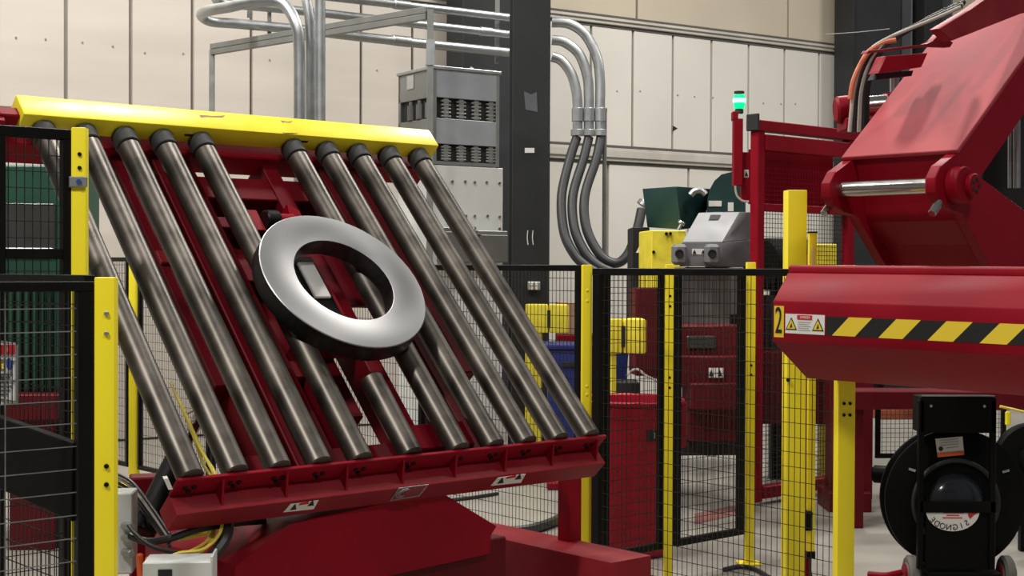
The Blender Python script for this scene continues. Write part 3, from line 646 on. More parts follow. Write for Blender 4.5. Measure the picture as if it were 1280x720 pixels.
for x in (868, 879):
    b = MB(); b.prism([P(x-2.5, 317, Yc-.008), P(x+2.5, 317, Yc-.008), P(x, 312, Yc-.008)], V((0, -.002, 0))); obj('warning_triangle', b, 'blkprint', wl_)
sn = (Tm[0]-Bm[0]).cross(Bm[1]-Bm[0]).normalized()
if sn.y > 0: sn = -sn
dn = sn.dot(Bm[0])
b = MB(); b.prism([hit(x, y, sn, dn+.003) for x, y in ((886, 275), (898, 275), (901, 269), (888, 269))], sn*.004); obj('badge_plate', b, 'dark', ch)
b = MB(); pxb(b, 852, 930, 334, 470, Yc+.1, .5); obj('stand', b, 'box_grey', ch)

# red machine behind the gates
rm = thing('red_press_machine', 'shaded red machine base seen through the right gate panel', 'machine', V((P(880, 540, 9.3).x, 9.5, 0)))
for nm, x0, x1, y0, y1, Y, dp, m in (('upper_body', 838, 933, 408, 446, 9.2, .5, 'red_shaded'), ('main_body', 842, 932, 446, 484, 9.05, .6, 'red_shaded'), ('front_tray', 864, 924, 480, 512, 8.95, .3, 'red_shaded'), ('lower_body', 862, 930, 505, 552, 9.15, .5, 'red_shaded'), ('column', 795, 832, 360, 470, 9.6, .3, 'red_shaded'), ('base', 790, 935, 552, 570, 9.3, .6, 'dark')):
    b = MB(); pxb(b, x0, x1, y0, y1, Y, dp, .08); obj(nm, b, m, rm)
b = MB(); pxb(b, 859, 895, 420, 436, 9.18, .02, .08); obj('dark_window', b, 'window', rm)
b = MB(); q = P(917, 397, 9.5); b.cyl(P(917, 405, 9.4), P(917, 392, 9.4), .028, 14, .005); obj('knob', b, 'black', rm)
b = MB(); pxb(b, 885, 905, 460, 472, 9.03, .004, .08, 0); lb_ = obj('warning_label', b, 'white', rm)
for x in (889, 900):
    b = MB(); b.prism([P(x-3, 470.5, 9.02), P(x+3, 470.5, 9.02), P(x, 462, 9.02)], V((0, -.002, 0))); obj('warning_triangle', b, 'blkprint', lb_)
b = MB(); pxb(b, 845, 938, 350, 408, 10.6, .05); obj('ribbed_screen', b, 'zinc_d', rm)
for k in range(12):
    b = MB(); x = 846+k*7.6; pxb(b, x, x+4, 350, 407, 10.58, .03); obj('rib', b, 'zinc', rm)
b = MB(); b.tube([P(783, 470, 8.9), P(790, 463, 8.9), P(798, 462, 8.9), P(808, 470, 8.9), P(822, 476, 8.9)], .008, 6, 5); obj('pale_cable', b, 'cable_w', rm)
b = MB(); pxb(b, 752, 800, 478, 505, 9.9, .3); obj('valve_block', b, 'dark', rm)
b = MB(); pxb(b, 940, 1040, 440, 530, 10.4, .5); obj('rear_body', b, 'red_shaded', rm)
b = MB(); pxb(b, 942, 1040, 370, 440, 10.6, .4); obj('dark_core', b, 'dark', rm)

b = MB(); q = P(972, 330, 10.6); b.cyl(q+V((-.1, 0, 0)), q+V((.25, .2, 0)), .19, 28, .02); b.box(wframe(V((q.x+.02, q.y+.05, 0))), -.05, .15, 0, .1, 0, q.z-.1); tag(obj('motor_drum', b, 'reel'), 'black round motor behind the red gate mesh, left of the tall pillar', 'motor')
b = MB(); pxb(b, 1020, 1046, 305, 345, 10.6, .2); pxb(b, 1026, 1040, 345, 600, 10.65, .1); tag(obj('yellow_cover', b, 'yellow_old'), 'yellow cover behind the mesh just right of the slim light curtain', 'cover')
# guard posts, bins, carton
for x0, x1, xs, y0, y1, Y, lb in ((657, 711, 686, 381, 416, 11.05, 'yellow padded guard post seen over the blue bin, left of the corner post'), (750, 808, 779, 399, 442, 8.9, 'yellow padded guard post just right of the corner post')):
    fr, w, h = pxframe(x0, x1, y0, y1, Y); t = thing('guard_post', lb, 'post', V((fr(.05, .1, 0).x, Y+.1, 0)), None)
    s = (xs-x0)/(x1-x0)*w; z = fr(0, 0, 0).z
    b = MB(); b.box(fr, 0, s*.72, .02, .22, -z, -.0, .008); obj('shaft', b, 'yellow_old', t)
    b = MB(); b.box(fr, 0, s-.004, 0, .24, 0, h, .012, 2); obj('pad', b, 'yellow_old', t)
    b = MB(); b.box(fr, s+.004, w, 0, .24, 0, h, .015, 2); obj('pad', b, 'yellow_old', t)
    b = MB(); b.box(fr, s-.012, s+.012, -.006, .02, h*.2, h*.8); obj('strap', b, 'dark', t)
bf, bw, bh = pxframe(682, 786, 432, 580, 10.5)
wb = thing('wheeled_bin', 'blue plastic wheeled bin behind the fence left of the corner post', 'bin', V((bf(bw/2, .2, 0).x, 10.7, 0)))
z = bf(0, 0, 0).z
b = MB(); b.hexa([bf(.05, .05, -z+.03), bf(bw-.05, .05, -z+.03), bf(bw-.05, .4, -z+.03), bf(.05, .4, -z+.03), bf(0, 0, bh-.03), bf(bw, 0, bh-.03), bf(bw, .5, bh-.03), bf(0, .5, bh-.03)], .015, 2); obj('body', b, 'blue', wb)
b = MB(); b.box(bf, -.015, bw+.015, -.02, .52, bh-.03, bh+.005, .01, 2); obj('lid', b, 'blue', wb)
b = MB(); b.box(bf, .11, .21, -.012, .02, bh-.16, bh-.12, .004); obj('badge', b, 'dark', wb)
for a in (.05, bw-.1): b = MB(); b.cyl(bf(a, .42, -z+.08), bf(a+.05, .42, -z+.08), .08, 18, .01); obj('wheel', b, 'rubber', wb)
rs = thing('red_stand', 'dark red stand under the cardboard carton', 'stand', V((P(708, 420, 11.65).x, 11.85, 0)))
b = MB(); pxb(b, 696, 752, 419, 440, 11.65, .4); obj('table_top', b, 'red', rs)
for x in (698, 746):
    b = MB(); fr, w, h = pxframe(x, x+5, 440, 610, 11.67); b.box(fr, 0, w, 0, .36, -fr(0, 0, 0).z, h); obj('leg', b, 'red', rs)
cb = thing('cardboard_carton', 'brown cardboard carton with white label behind the fence mesh', 'carton', P(716, 418.8, 11.8))
b = MB(); pxb(b, 697, 740, 378, 418.6, 11.67, .36); obj('carton', b, 'card', cb)
b = MB(); pxb(b, 718, 726, 391, 402, 11.665, .004, 0, 0); obj('shipping_label', b, 'white', cb)
# red waste bin
bc_ = V((P(787, 600, 7.9).x, 7.9, 0)); wbn = thing('waste_bin', 'large round red plastic waste bin behind the left gate panel', 'bin', bc_)
zr = P(787, 503, 7.7).z
b = MB(); b.lathe(bc_, Zv, [(0, .0), (.215, 0), (.235, .02), (.275, zr-.09), (.283, zr-.085), (.283, zr-.02), (.298, zr-.015), (.300, zr), (.290, zr+.008), (.272, zr), (.262, zr-.1), (.22, .03), (0, .03)], 48); obj('body', b, 'red_plastic', wbn)
for s in (1, -1):
    b = MB(); fr = wframe(bc_+V((s*.285, 0, zr-.1))); b.box(fr, -.02, .02, -.05, .05, -.16, .09, .012, 2); obj('handle', b, 'red_plastic', wbn)
b = MB(); tq = math.radians(-62); fr = wframe(bc_+V((math.cos(tq)*.268, math.sin(tq)*.268, zr-.17)), tq+math.pi/2); b.box(fr, -.065, .06, -.006, .01, -.03, .03, .003); bd = obj('badge', b, 'dark', wbn)
for k_ in (-.02, .005, .03):
    b = MB(); b.box(fr, k_-.003, k_+.003, -.008, -.005, -.016, .014); obj('badge_mark', b, 'greyprint', bd)

# ------------------------------------------------------------------ tall pillar and light curtain, red gate frame, stack light
t, o, fr = post(994, 238, 6.45, .086, 'wide tall yellow pillar rising above the fence left of the red arm', .08, None, ztop=P(994, 238, 6.45).z, name='tall_pillar')
b = MB(); q = P(985, 475, 6.39); b.cyl(q, q-V((0, .01, 0)), .009, 8); obj('bolt', b, 'black', t)
lf, lw, lh = pxframe(1009, 1021.5, 291, 690, 6.6)
lc = thing('light_curtain', 'slim yellow light curtain bar right of the tall yellow pillar', 'light curtain', V((lf(lw/2, 0, 0).x, 6.6, 0)))
b = MB(); b.box(lf, 0, lw, 0, .04, 0, lh, .004, 2); obj('housing', b, 'yellow', lc)
b = MB(); b.box(lf, -.002, lw+.002, -.002, .042, lh, lh+.006); obj('end_cap', b, 'black', lc)
b = MB(); b.box(lf, -.002, lw+.002, -.002, .042, -.03, .002); obj('end_cap', b, 'black', lc)
b = MB(); b.box(lf, .012, lw-.012, -.002, 0, lh-.19, lh-.06); obj('printed_label', b, 'white', lc)
b = MB(); b.box(lf, -.014, .02, -.02, .03, .10, .19, .004); obj('clamp', b, 'black', lc)
b = MB(); b.tube([lf(lw/2, .02, -.03), lf(lw/2, .02, -.08), lf(lw/2+.01, .02, -.16), lf(lw/2+.0, .02, -lf(0, 0, 0).z+.01)], .006, 6, 5); obj('lead', b, 'cable_k', lc)
b = MB(); b.box(lf, .004, .03, .05, .09, -lf(0, 0, 0).z, lh-.1, .003); obj('mounting_rail', b, 'red', lc)
b = MB(); b.box(lf, -.03, lw+.03, .02, .12, -lf(0, 0, 0).z, -lf(0, 0, 0).z+.012); obj('foot_plate', b, 'red', lc)

g0 = P(944, 632, 9.5); ga, gw = g0.dot(U), g0.dot(W)
rg = thing('red_gateway', 'red square tube gate frame with mesh behind the tall yellow pillar', 'gate frame', V((g0.x, g0.y, 0)))
ztop = P(944, 164, 9.5).z; gL = 1.0
for a in (0, gL): 
    b = MB(); b.box(UW, ga+a-.035, ga+a+.035, gw-.035, gw+.035, 0.02, ztop, .005); obj('upright', b, 'red', rg)
for z0, z1, nm in ((ztop, ztop+.07, 'top_rail'), (.04, .12, 'bottom_rail'), (ztop-.125, ztop-.02, 'inner_rail')):
    b = MB(); b.box(UW, ga-.05 if nm == 'top_rail' else ga+.035, ga+gL+(.6 if nm == 'top_rail' else -.035), gw-.045, gw+.045, z0, z1, .005); obj(nm, b, 'red', rg)
b = MB(); b.box(UW, ga-.06, ga-.04, gw-.05, gw+.05, ztop+.0, ztop+.11, .004); obj('end_cap', b, 'dark', rg)
def grid(mb, a0, a1, z0, z1, w, sa, sz, r):
    x = a0
    while x < a1: mb.bar(UW(x, w, z0), UW(x, w, z1), r); x += sa
    z = z0
    while z < z1: mb.bar(UW(a0, w-.004, z), UW(a1, w-.004, z), r); z += sz
zm = P(1000, 257, 9.8).z
b = MB(); b.box(UW, ga+.04, ga+gL-.04, gw+.1, gw+.11, zm, P(1000, 190, 9.8).z); obj('red_screen', b, 'red', rg)
b = MB(); grid(b, ga+.04, ga+gL-.04, zm, ztop-.2, gw+.03, .03, .03, .003); obj('upper_mesh', b, 'red', rg, False, kind='stuff')
b = MB(); grid(b, ga+.04, ga+gL-.04, .12, zm, gw+.0, .03, .03, .0022); obj('lower_mesh', b, 'wire', rg, False, kind='stuff')
b = MB(); b.box(UW, ga+.04, ga+gL-.04, gw-.03, gw+.03, zm-.05, zm, .004); obj('inner_rail', b, 'red', rg)
sp = thing('signal_post', 'red bracket post carrying the lit green stack light', 'post', V((P(922, 240, 9.6).x, 9.6, P(922, 252, 9.6).z)))
for nm, x0, x1, y0, y1 in (('bracket', 917, 929, 148, 232), ('side_box', 927, 939, 190, 252), ('lug', 916, 923, 139, 150)):
    b = MB(); pxb(b, x0, x1, y0, y1, 9.55 if nm != 'side_box' else 9.6, .08, 0, .004); obj(nm, b, 'red', sp)
b = MB(); pxb(b, 930, 936, 212, 222, 9.598, .003, 0, 0); wl_ = obj('warning_label', b, 'white', sp)
b = MB(); b.prism([P(931, 220, 9.594), P(935, 220, 9.594), P(933, 214, 9.594)], V((0, -.002, 0))); obj('warning_triangle', b, 'blkprint', wl_)
b = MB(); b.tube([P(919, 232, 9.5), P(921, 244, 9.5), P(928, 251, 9.5), P(936, 252, 9.5)], .007, 6, 5); obj('pale_lead', b, 'cable_w', sp)
sl0 = P(924, 142, 9.6); sl = thing('stack_light', 'small signal light glowing green on the red bracket post', 'signal light', sl0)
b = MB(); b.cyl(sl0, P(924, 136, 9.6), .028, 18, .004); obj('base', b, 'green_d', sl)
q = P(924, 136, 9.6); hq = P(924, 117, 9.6).z-q.z
b = MB(); b.lathe(q, Zv, [(0, 0), (.032, 0), (.036, hq*.2), (.040, hq*.5), (.036, hq*.9), (0, hq*.95)], 24); ls = obj('lens', b, 'lens', sl)
b = MB(); b.lathe(q+Zv*hq*.38, Zv, [(.0405, 0), (.0425, .01), (.0425, hq*.28), (.0405, hq*.3)], 24, True); obj('lit_band', b, 'lens_core', ls)
b = MB(); b.cyl(P(924, 117, 9.6), P(924, 114, 9.6), .034, 20, .003); obj('cap', b, 'dark', sl)

# ------------------------------------------------------------------ striped turnstile arm
q0, q1 = P(966, 376, 5.4), P(1280, 386, 4.64)
ad = (q1-q0).normalized(); ex = V((ad.y*-1, ad.x, 0)).normalized()
if ex.dot(U) < 0: ex = -ex
ez = ex.cross(ad) if ex.cross(ad).z > 0 else ad.cross(ex)
nE = ad
def onend(px, py): return hit(px, py, nE, nE.dot(q0))
k_ = 5.4/1804
def sec(du, dz): return q0+ex*du+ez*dz
hF = .152                                            # height of the upright facet
ta = thing('striped_arm', 'big red eight sided arm with yellow and black stripes and number 2', 'machine arm', sec(.25, -.36)+ad*.6)
SEC = [(0, 0), (.085, .105), (.40, .105), (.47, 0), (.47, -hF), (.38, -.30), (.21, -.30), (.0, -hF)]
b = MB(); b.prism([sec(*p) for p in SEC], ad*1.9, .004); obj('arm_body', b, 'red', ta)
b = MB(); b.prism([sec(.09, .104), sec(.36, .104), sec(.36, .128), sec(.35, .135), sec(.10, .135), sec(.09, .128)], ad*1.9, .003); obj('top_plate', b, 'red', ta)
def face(s, dz, o=0.): return sec(-o, dz)+ad*s       # a place on the upright facet
def fsp(px, py): 
    h_ = hit(px, py, ex, ex.dot(q0)); return (h_-q0).dot(ad), (h_-q0).dot(ez)
s_a, _ = fsp(1033, 395); zt_, zb_ = -.050, -.118
s = s_a; per = .098; sl_ = .072; k = 0
while s < 1.8:
    b = MB(); s1 = s+per
    lo0 = s if k == 0 else s-sl_
    pts = [face(max(lo0, s_a), zb_, .0), face(s1-sl_, zb_), face(s1, zt_), face(s, zt_)]
    if k == 0: pts = [face(s, zb_), face(s1-sl_, zb_), face(s1, zt_), face(s, zt_)]
    b.prism(pts, ex*-.0015); obj('hazard_stripe', b, 'blkprint' if k % 2 == 0 else 'yelprint', ta, smooth=False); s = s1; k += 1
s0, _ = fsp(968, 395); s1, _ = fsp(980, 395)
b = MB(); b.prism([face(s0, -.135), face(s1, -.135), face(s1, -.018), face(s0, -.018)], ex*-.0015); n2 = obj('number_plate', b, 'yelprint', ta, label='yellow plate with black number 2')
text('number', '2', face((s0+s1)/2, -.077, .0035), ad, ez, .14, 'blkprint', n2, (s1-s0)*.95/.085)
s0, _ = fsp(982, 398); s1, _ = fsp(1031, 400)
b = MB(); b.prism([face(s0, -.118), face(s1, -.118), face(s1, -.046), face(s0, -.046)], ex*-.0015); dl = obj('danger_label', b, 'white', ta, label='white danger label with two yellow triangles')
sm = (s0+s1)/2; dd = s1-s0
b = MB(); b.prism([face(sm-dd*.19, -.066, .002), face(sm+dd*.19, -.066, .002), face(sm+dd*.19, -.049, .002), face(sm-dd*.19, -.049, .002)], ex*-.001); obj('header', b, 'redprint', dl)
text('lettering', 'DANGER', face(sm+.003, -.0575, .0038), ad, ez, .013, 'white', dl, .85, .0003)
for i in range(5):
    z = -.074-i*.0075; b = MB(); b.prism([face(sm-dd*.17, z-.0022, .002), face(sm+dd*(.16-.05*(i % 2)), z-.0022, .002), face(sm+dd*(.16-.05*(i % 2)), z, .002), face(sm-dd*.17, z, .002)], ex*-.0006); obj('text_line', b, 'greyprint', dl)
for s in (s0+dd*.16, s1-dd*.16):
    b = MB(); b.prism([face(s-.026, -.105, .002), face(s+.026, -.105, .002), face(s, -.058, .002)], ex*-.0008); tr = obj('warning_triangle', b, 'blkprint', dl)
    b = MB(); b.prism([face(s-.020, -.101, .003), face(s+.020, -.101, .003), face(s, -.066, .003)], ex*-.0008); obj('triangle_fill', b, 'yelprint', tr)
    b = MB(); b.prism([face(s-.006, -.098, .004), face(s+.006, -.095, .004), face(s+.002, -.078, .004)], ex*-.0006); obj('pictogram', b, 'blkprint', tr)

# ------------------------------------------------------------------ big red tilting arm machine behind it
w1 = W.dot(P(1197, 192, 5.6)); wd1 = .53
am = thing('tilting_arm', 'huge red hinged machine arm with steel pivot shaft at the upper right', 'machine arm', V((P(1150, 300, 5.8).x, 5.9, 0)))
PL = [(1197, 192), (1275, 82), (1330, 5), (1330, 70), (1254, 180), (1224, 222), (1330, 300), (1330, 380), (1262, 380), (1203, 266), (1188, 262), (1176, 254), (1169, 240), (1169, 222), (1176, 207)]
near = [atw(x, y, w1) for x, y in PL]
b = MB(); b.prism(near, W*.045, .003); obj('side_plate', b, 'red', am)
b = MB(); b.prism([p+W*(wd1-.045) for p in near], W*.045, .003); obj('side_plate', b, 'red', am)
e = [near[0], near[1], near[2]]
upd = (near[2]-near[0]).normalized(); pn = upd.cross(W).normalized()
if pn.z < 0: pn = -pn
b = MB(); b.hexa([near[0]-W*.006, near[0]+W*(wd1+.006), near[2]+W*(wd1+.006), near[2]-W*.006, near[0]-W*.006+pn*.018, near[0]+W*(wd1+.006)+pn*.018, near[2]+W*(wd1+.006)+pn*.018, near[2]-W*.006+pn*.018], .003); obj('cover_plate', b, 'red_plate', am, label='dusty scuffed red cover plate')
b = MB()
k0, k1 = near[0]-pn*.03+upd*.02, near[0]-pn*.03+upd*.02
def cross(pa, pb, th_, nm, m='red'):
    d = (pb-pa).normalized(); nn = d.cross(W).normalized(); b = MB()
    b.hexa([pa+W*.045, pb+W*.045, pb+W*(wd1-.045), pa+W*(wd1-.045), pa+W*.045+nn*th_, pb+W*.045+nn*th_, pb+W*(wd1-.045)+nn*th_, pa+W*(wd1-.045)+nn*th_]); obj(nm, b, m, am)
ra = [atw(x, y, w1) for x, y in ((1200, 190), (1206, 222), (1212, 252), (1215, 275), (1236, 305), (1262, 360))]
for i, nm in enumerate(('web_panel', 'web_panel', 'web_panel', 'front_panel', 'lower_panel')): cross(ra[i], ra[i+1], .012, nm)
sc_ = atw(1182, 231, w1)
b = MB(); b.cyl(sc_+W*.04, sc_+W*(wd1-.04), .031, 28, .003); obj('pivot_shaft', b, 'chrome', am, label='bright steel pivot shaft')
for w in (-.04, wd1):
    b = MB(); b.cyl(sc_+U*.06+W*(w-.012), sc_+U*.06+W*(w+.04), .072, 32, .004); bo = obj('pivot_boss', b, 'red', am)
    b = MB(); b.cyl(sc_+U*.09+W*(w-.035), sc_+U*.09+W*(w-.012), .045, 24, .004); obj('boss_cap', b, 'red', bo)
    for j in range(5):
        t_ = 2*math.pi*j/5; qq = sc_+U*(.09+.024*math.cos(t_))+Zv*.024*math.sin(t_)+W*(w-.035); b = MB(); b.cyl(qq, qq-W*.004, .008, 8); obj('bolt', b, 'dark', bo)
for px, py, w in ((1172, 256, w1-.01), (1037, 257, w1+wd1)):
    q = atw(px, py, w); b = MB(); b.cyl(q, q+V((-.03, -.03, -.035)), .017, 6, .002); b.cyl(q+V((.01, .01, .012)), q, .012, 10); obj('bolt', b, 'chrome', am)
# upper diagonal box member and gussets
UP = [(1173, 36), (1190, 51), (1276, 17), (1340, 6), (1340, -60), (1250, -14), (1212, 13)]
b = MB(); b.prism([atw(x, y, w1+.08) for x, y in UP], W*.045, .003); obj('upper_link', b, 'red_dusty', am)
b = MB(); b.prism([atw(x, y, w1+.16) for x, y in ((1083, 67), (1162, 58), (1188, 59), (1192, 53), (1174, 42), (1166, 52), (1158, 55), (1086, 63))], W*.03, .002); obj('hose_tray', b, 'red_dusty', am)
b = MB(); b.prism([atw(x, y, w1+.35) for x, y in ((1098, 92), (1152, 84), (1160, 66), (1108, 70))], W*.05, .002); obj('slide_box', b, 'red', am)
b = MB(); b.prism([atw(x, y, w1+.38) for x, y in ((1094, 100), (1140, 95), (1142, 88), (1098, 92))], W*.04, .002); obj('slide_shoe', b, 'dark', am)
b = MB(); b.cyl(P(1044, 138, 6.9), P(1066, 136, 6.9), .066, 24, .012); obj('end_motor', b, 'red', am)
b = MB(); b.cyl(P(1076, 134, 6.9), P(1110, 131, 6.9), .05, 24, .004); obj('ram_rod', b, 'chrome', am)
b = MB(); pxb(b, 1058, 1110, 147, 162, 6.8, .2); obj('motor_mount', b, 'red', am)
b = MB(); pxb(b, 1105, 1135, 116, 150, 6.9, .15); obj('ram_clevis', b, 'red', am)
b = MB(); b.cyl(P(1118, 115, 6.9), P(1118, 96, 6.9), .022, 14); obj('guide_rod', b, 'chrome', am)
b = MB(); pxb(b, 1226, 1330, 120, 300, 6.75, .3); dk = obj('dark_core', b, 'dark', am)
for x in (1262, 1271):
    b = MB(); b.cyl(P(x, 235, 6.5), P(x, 150, 6.5), .016 if x > 1265 else .008, 12); obj('guide_rod', b, 'zinc', am)
HZ = [('orange_hose', .012, 0, 'short orange hose curving over the end of the red tray'), ('cable_w', .009, 3, 'pale hydraulic hose nearest the orange one, arching over the red tray'),
      ('cable_k', .012, 7, 'black hydraulic hose between the two pale hoses over the red tray'), ('cable_w', .009, 12, 'pale hydraulic hose in the middle of the bundle over the red tray'),
      ('cable_k', .012, 16, 'black hydraulic hose right of the middle pale hose over the red tray'), ('cable_k', .011, 20, 'rightmost black hydraulic hose of the bundle over the red tray')]
for i, (m, r, d, lb) in enumerate(HZ):
    pts = [(1058+d*1.3, 165), (1060+d*1.2, 145), (1064+d*1.05, 112), (1072+d, 84), (1085+d*.9, 63), (1104+d*.8, 50-d*.1), (1132+d*.6, 38-d*.25), (1164+d*.4, 26-d*.45), (1200+d*.3, 10-d*.4)]
    if i == 0: pts = [(1063, 124), (1066, 104), (1074, 84), (1086, 65), (1104, 54), (1120, 50)]
    cable('hydraulic_hose', [P(x, y, 6.5+.02*i+(0 if y > 60 else .12)) for x, y in pts], r, m, lb, 'hose')
cable('thin_wire', [P(1032, 43, 12), P(1075, 40, 12), P(1112, 36, 12)], .003, 'greyprint', 'thin wire strung across the dark wall column')

# machine leg and low framework behind the cart
ml = thing('machine_leg', 'shaded red machine leg with foot behind the right yellow post', 'machine leg', V((P(1070, 640, 9.3).x, 9.35, 0)))
b = MB(); pxb(b, 1041, 1092, 440, 625, 9.3, .25); obj('shaft', b, 'red_shaded', ml)
b = MB(); fr, w, h = pxframe(1036, 1090, 616, 640, 9.22); b.box(fr, 0, w, 0, .35, -fr(0, 0, 0).z, h, .006); obj('foot', b, 'red_shaded', ml)
fence('wire_screen', P(1094, 600, 9.6), V((1, .1, 0)), .9, .3, 1.2, 'fine wire mesh screen between the machine leg and the black reel', 'screen', sx=.03, sz=.03)
rb_ = MB(); fr, w, h = pxframe(1060, 1330, 490, 512, 8.6); rb_.box(fr, 0, w, 0, .25, 0, h, .006); 
lb2 = thing('low_machine_base', 'shaded red low machine frame behind the black strapping reel', 'machine frame', V((fr(w/2, 0, 0).x, 8.7, 0)))
obj('cross_beam', rb_, 'red_shaded', lb2)
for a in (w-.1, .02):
    b = MB(); b.box(fr, a, a+.09, .05, .2, -fr(0, 0, 0).z, 0, .005); obj('leg', b, 'red_shaded', lb2)
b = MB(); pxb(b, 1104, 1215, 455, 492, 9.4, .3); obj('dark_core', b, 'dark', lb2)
for k, (x, r) in enumerate(((1116, .055), (1132, .05))):
    q = P(x, 540, 9.0); b = MB(); b.cyl(V((q.x-.12, q.y, .28)), V((q.x+.05, q.y-.1, .28)), r, 20, .01); obj('dark_roll', b, 'reel', lb2)
b = MB(); pxb(b, 1095, 1155, 512, 524, 9.9, .2); obj('orange_beam', b, 'orange_hose', lb2)
b = MB(); b.tube([P(1250, 508, 8.4), P(1268, 512, 8.4), P(1285, 516, 8.4)], .008, 6, 4); obj('yellow_lead', b, 'cable_y', lb2)
b = MB(); pxb(b, 1258, 1264, 515, 532, 8.4, .03); obj('yellow_tab', b, 'yellow', lb2)

# ------------------------------------------------------------------ strapping reel cart
RY = 7.0; rc0 = P(1194, 624, RY); px_ = RY/1804
rcart = thing('strapping_cart', 'black strapping reel cart with curved white label standing on the floor', 'strapping cart', V((rc0.x, RY, 0)))
X_ = V((1, 0, 0)); F_ = V((0, -1, 0))
def rp(px, py, d=0.): return P(px, py, RY-d)
b = MB(); b.lathe(rc0, F_, [(0, -.11), (.335, -.11), (.342, -.105), (.342, -.09), (.335, -.085), (.17, -.08), (.17, -.01), (.335, -.015), (.342, -.01), (.342, .002), (.335, .006), (0, .006)], 64); obj('reel_flange', b, 'reel', rcart)
hb = P(1194, 628, RY-.01)
b = MB(); b.lathe(hb, F_, [(.14, 0), (.133, .018), (.11, .04), (.08, .054), (.04, .062), (0, .064)], 48); obj('hub_dome', b, 'gloss', rcart, label='glossy black hub dome')
b = MB(); b.lathe(hb, F_, [(.205+.012*math.cos(t), .012+.012*math.sin(t)) for t in [2*math.pi*i/10 for i in range(10)]], 64, True); obj('brake_ring', b, 'rubber', rcart)
for x0, x1 in ((1147, 1156), (1237, 1246)):
    fr, w, h = pxframe(x0, x1, 500, 712, RY-.13); b = MB(); b.box(fr, 0, w, 0, .03, 0, h, .004); obj('upright', b, 'reel', rcart)
fr, w, h = pxframe(1150, 1246, 496, 541, RY-.13); b = MB(); b.box(fr, 0, w, 0, .13, 0, h, .005); hd = obj('tool_tray', b, 'reel', rcart)
for a in (.05, w-.06):
    b = MB(); b.cyl(fr(a, 0, h-.045), fr(a, -.006, h-.045), .007, 8); obj('screw', b, 'chrome', hd)
b = MB(); b.box(fr, .01, w-.01, -.002, .01, h, h+.006); obj('tray_lip', b, 'zinc_d', hd)
fr, w, h = pxframe(1150, 1246, 627, 641, RY-.13); b = MB(); b.box(fr, 0, w, 0, .012, 0, h, .003); obj('cross_bar', b, 'reel', rcart)
# half moon label on the plate below the bar
lo = P(1191, 628, RY-.118)
fr, w, h = pxframe(1156, 1238, 638, 712, RY-.11); b = MB(); b.box(fr, 0, w, 0, .006, 0, h, .002); obj('front_plate', b, 'reel', rcart)
def arcpt(deg, r): t = math.radians(deg); return lo+X_*r*math.cos(t)*.98+Zv*(r*math.sin(t))
ro, n = .148, 16
th0 = 200
pts = [lo+X_*(.128*math.cos(math.radians(t)))+Zv*(-.040-.098*abs(math.sin(math.radians(t)))) for t in [180+180*i/n for i in range(n+1)]]
b = MB(); b.prism(pts, F_*.002); lbm = obj('label_plate', b, 'white', rcart, label='white half moon label with black lettering')
word = 'SIGNODE'
for i, chx in enumerate(word):
    t = math.radians(-46-100*i/6.0)                 # the label hangs upside down: the word runs right to left
    cpos = lo+X_*(.108*math.cos(t)-.008)+Zv*(-.040-.080*abs(math.sin(t)))+F_*.004
    tang = V((-math.sin(t)*.108*-1, 0, math.cos(t)*-.08)); tang = V((math.sin(t)*.108, 0, -math.cos(t)*.080)).normalized()
    up_ = V((-math.cos(t)*.080, 0, -math.sin(t)*.108)).normalized()
    text('letter', chx, cpos, tang, up_, .039, 'blkprint', lbm, .95, .0005)
b = MB(); b.prism([lo+X_*x+Zv*z+F_*.003 for x, z in ((.082, -.078), (.098, -.062), (.118, -.048), (.098, -.041), (.086, -.052), (.074, -.046), (.072, -.062))], F_*.0015); obj('red_emblem', b, 'redprint', lbm)
for i, (x0, x1) in enumerate(((-.045, .05), (-.03, .03), (-.05, .045))):
    b = MB(); z = -.052-.012*i; b.prism([lo+X_*x0+Zv*z+F_*.003, lo+X_*x1+Zv*z+F_*.003, lo+X_*x1+Zv*(z+.005)+F_*.003, lo+X_*x0+Zv*(z+.005)+F_*.003], F_*.001); obj('red_text_line', b, 'redprint', lbm)
b = MB(); pts = [rp(1172, 571.5, .012), rp(1205, 568.5, .012), rp(1203, 545.5, .012), rp(1169, 548.5, .012)]
b.prism(pts, F_*.002); sk_ = obj('instruction_label', b, 'white', rcart, label='white instruction label with orange strip')
b = MB(); b.prism([rp(1172, 571.5, .0155), rp(1205, 568.5, .0155), rp(1204.4, 563.5, .0155), rp(1171.3, 566.5, .0155)], F_*.001); obj('orange_strip', b, 'orange', sk_)
b = MB(); q = rp(1176, 561, .0155); b.cyl(q, q+F_*.001, .011, 16); obj('round_mark', b, 'blkprint', sk_)
for i in range(4):
    y = 550+i*3.2; b = MB(); b.prism([rp(1175+i*(2.5 if i > 2 else 0), y+1, .0155), rp(1198, y-1, .0155), rp(1198, y-1.8, .0155), rp(1175+i*(2.5 if i > 2 else 0), y+.2, .0155)], F_*.0006); obj('text_line', b, 'greyprint', sk_)
for x in (1138, 1256):
    q = P(x, 712, RY); rw = .085; q = V((q.x, RY-.02, rw))
    b = MB(); b.lathe(q-X_*.03, X_, [(0, .0), (rw*.55, 0), (rw*.6, .006), (rw-.012, .004), (rw, .014), (rw, .046), (rw-.012, .056), (rw*.6, .054), (rw*.55, .06), (0, .06)], 32); wh = obj('wheel', b, 'tyre', rcart)
    b = MB(); b.cyl(q-X_*.04, q+X_*.04, rw*.5, 20, .004); obj('hub', b, 'red', wh)
b = MB(); fr, w, h = pxframe(1130, 1262, 716, 730, RY); b.box(wframe(V((fr(0, 0, 0).x, RY-.05, 0))), .08, w-.08, -.08, .3, .06, .11, .006); obj('base_frame', b, 'reel', rcart)
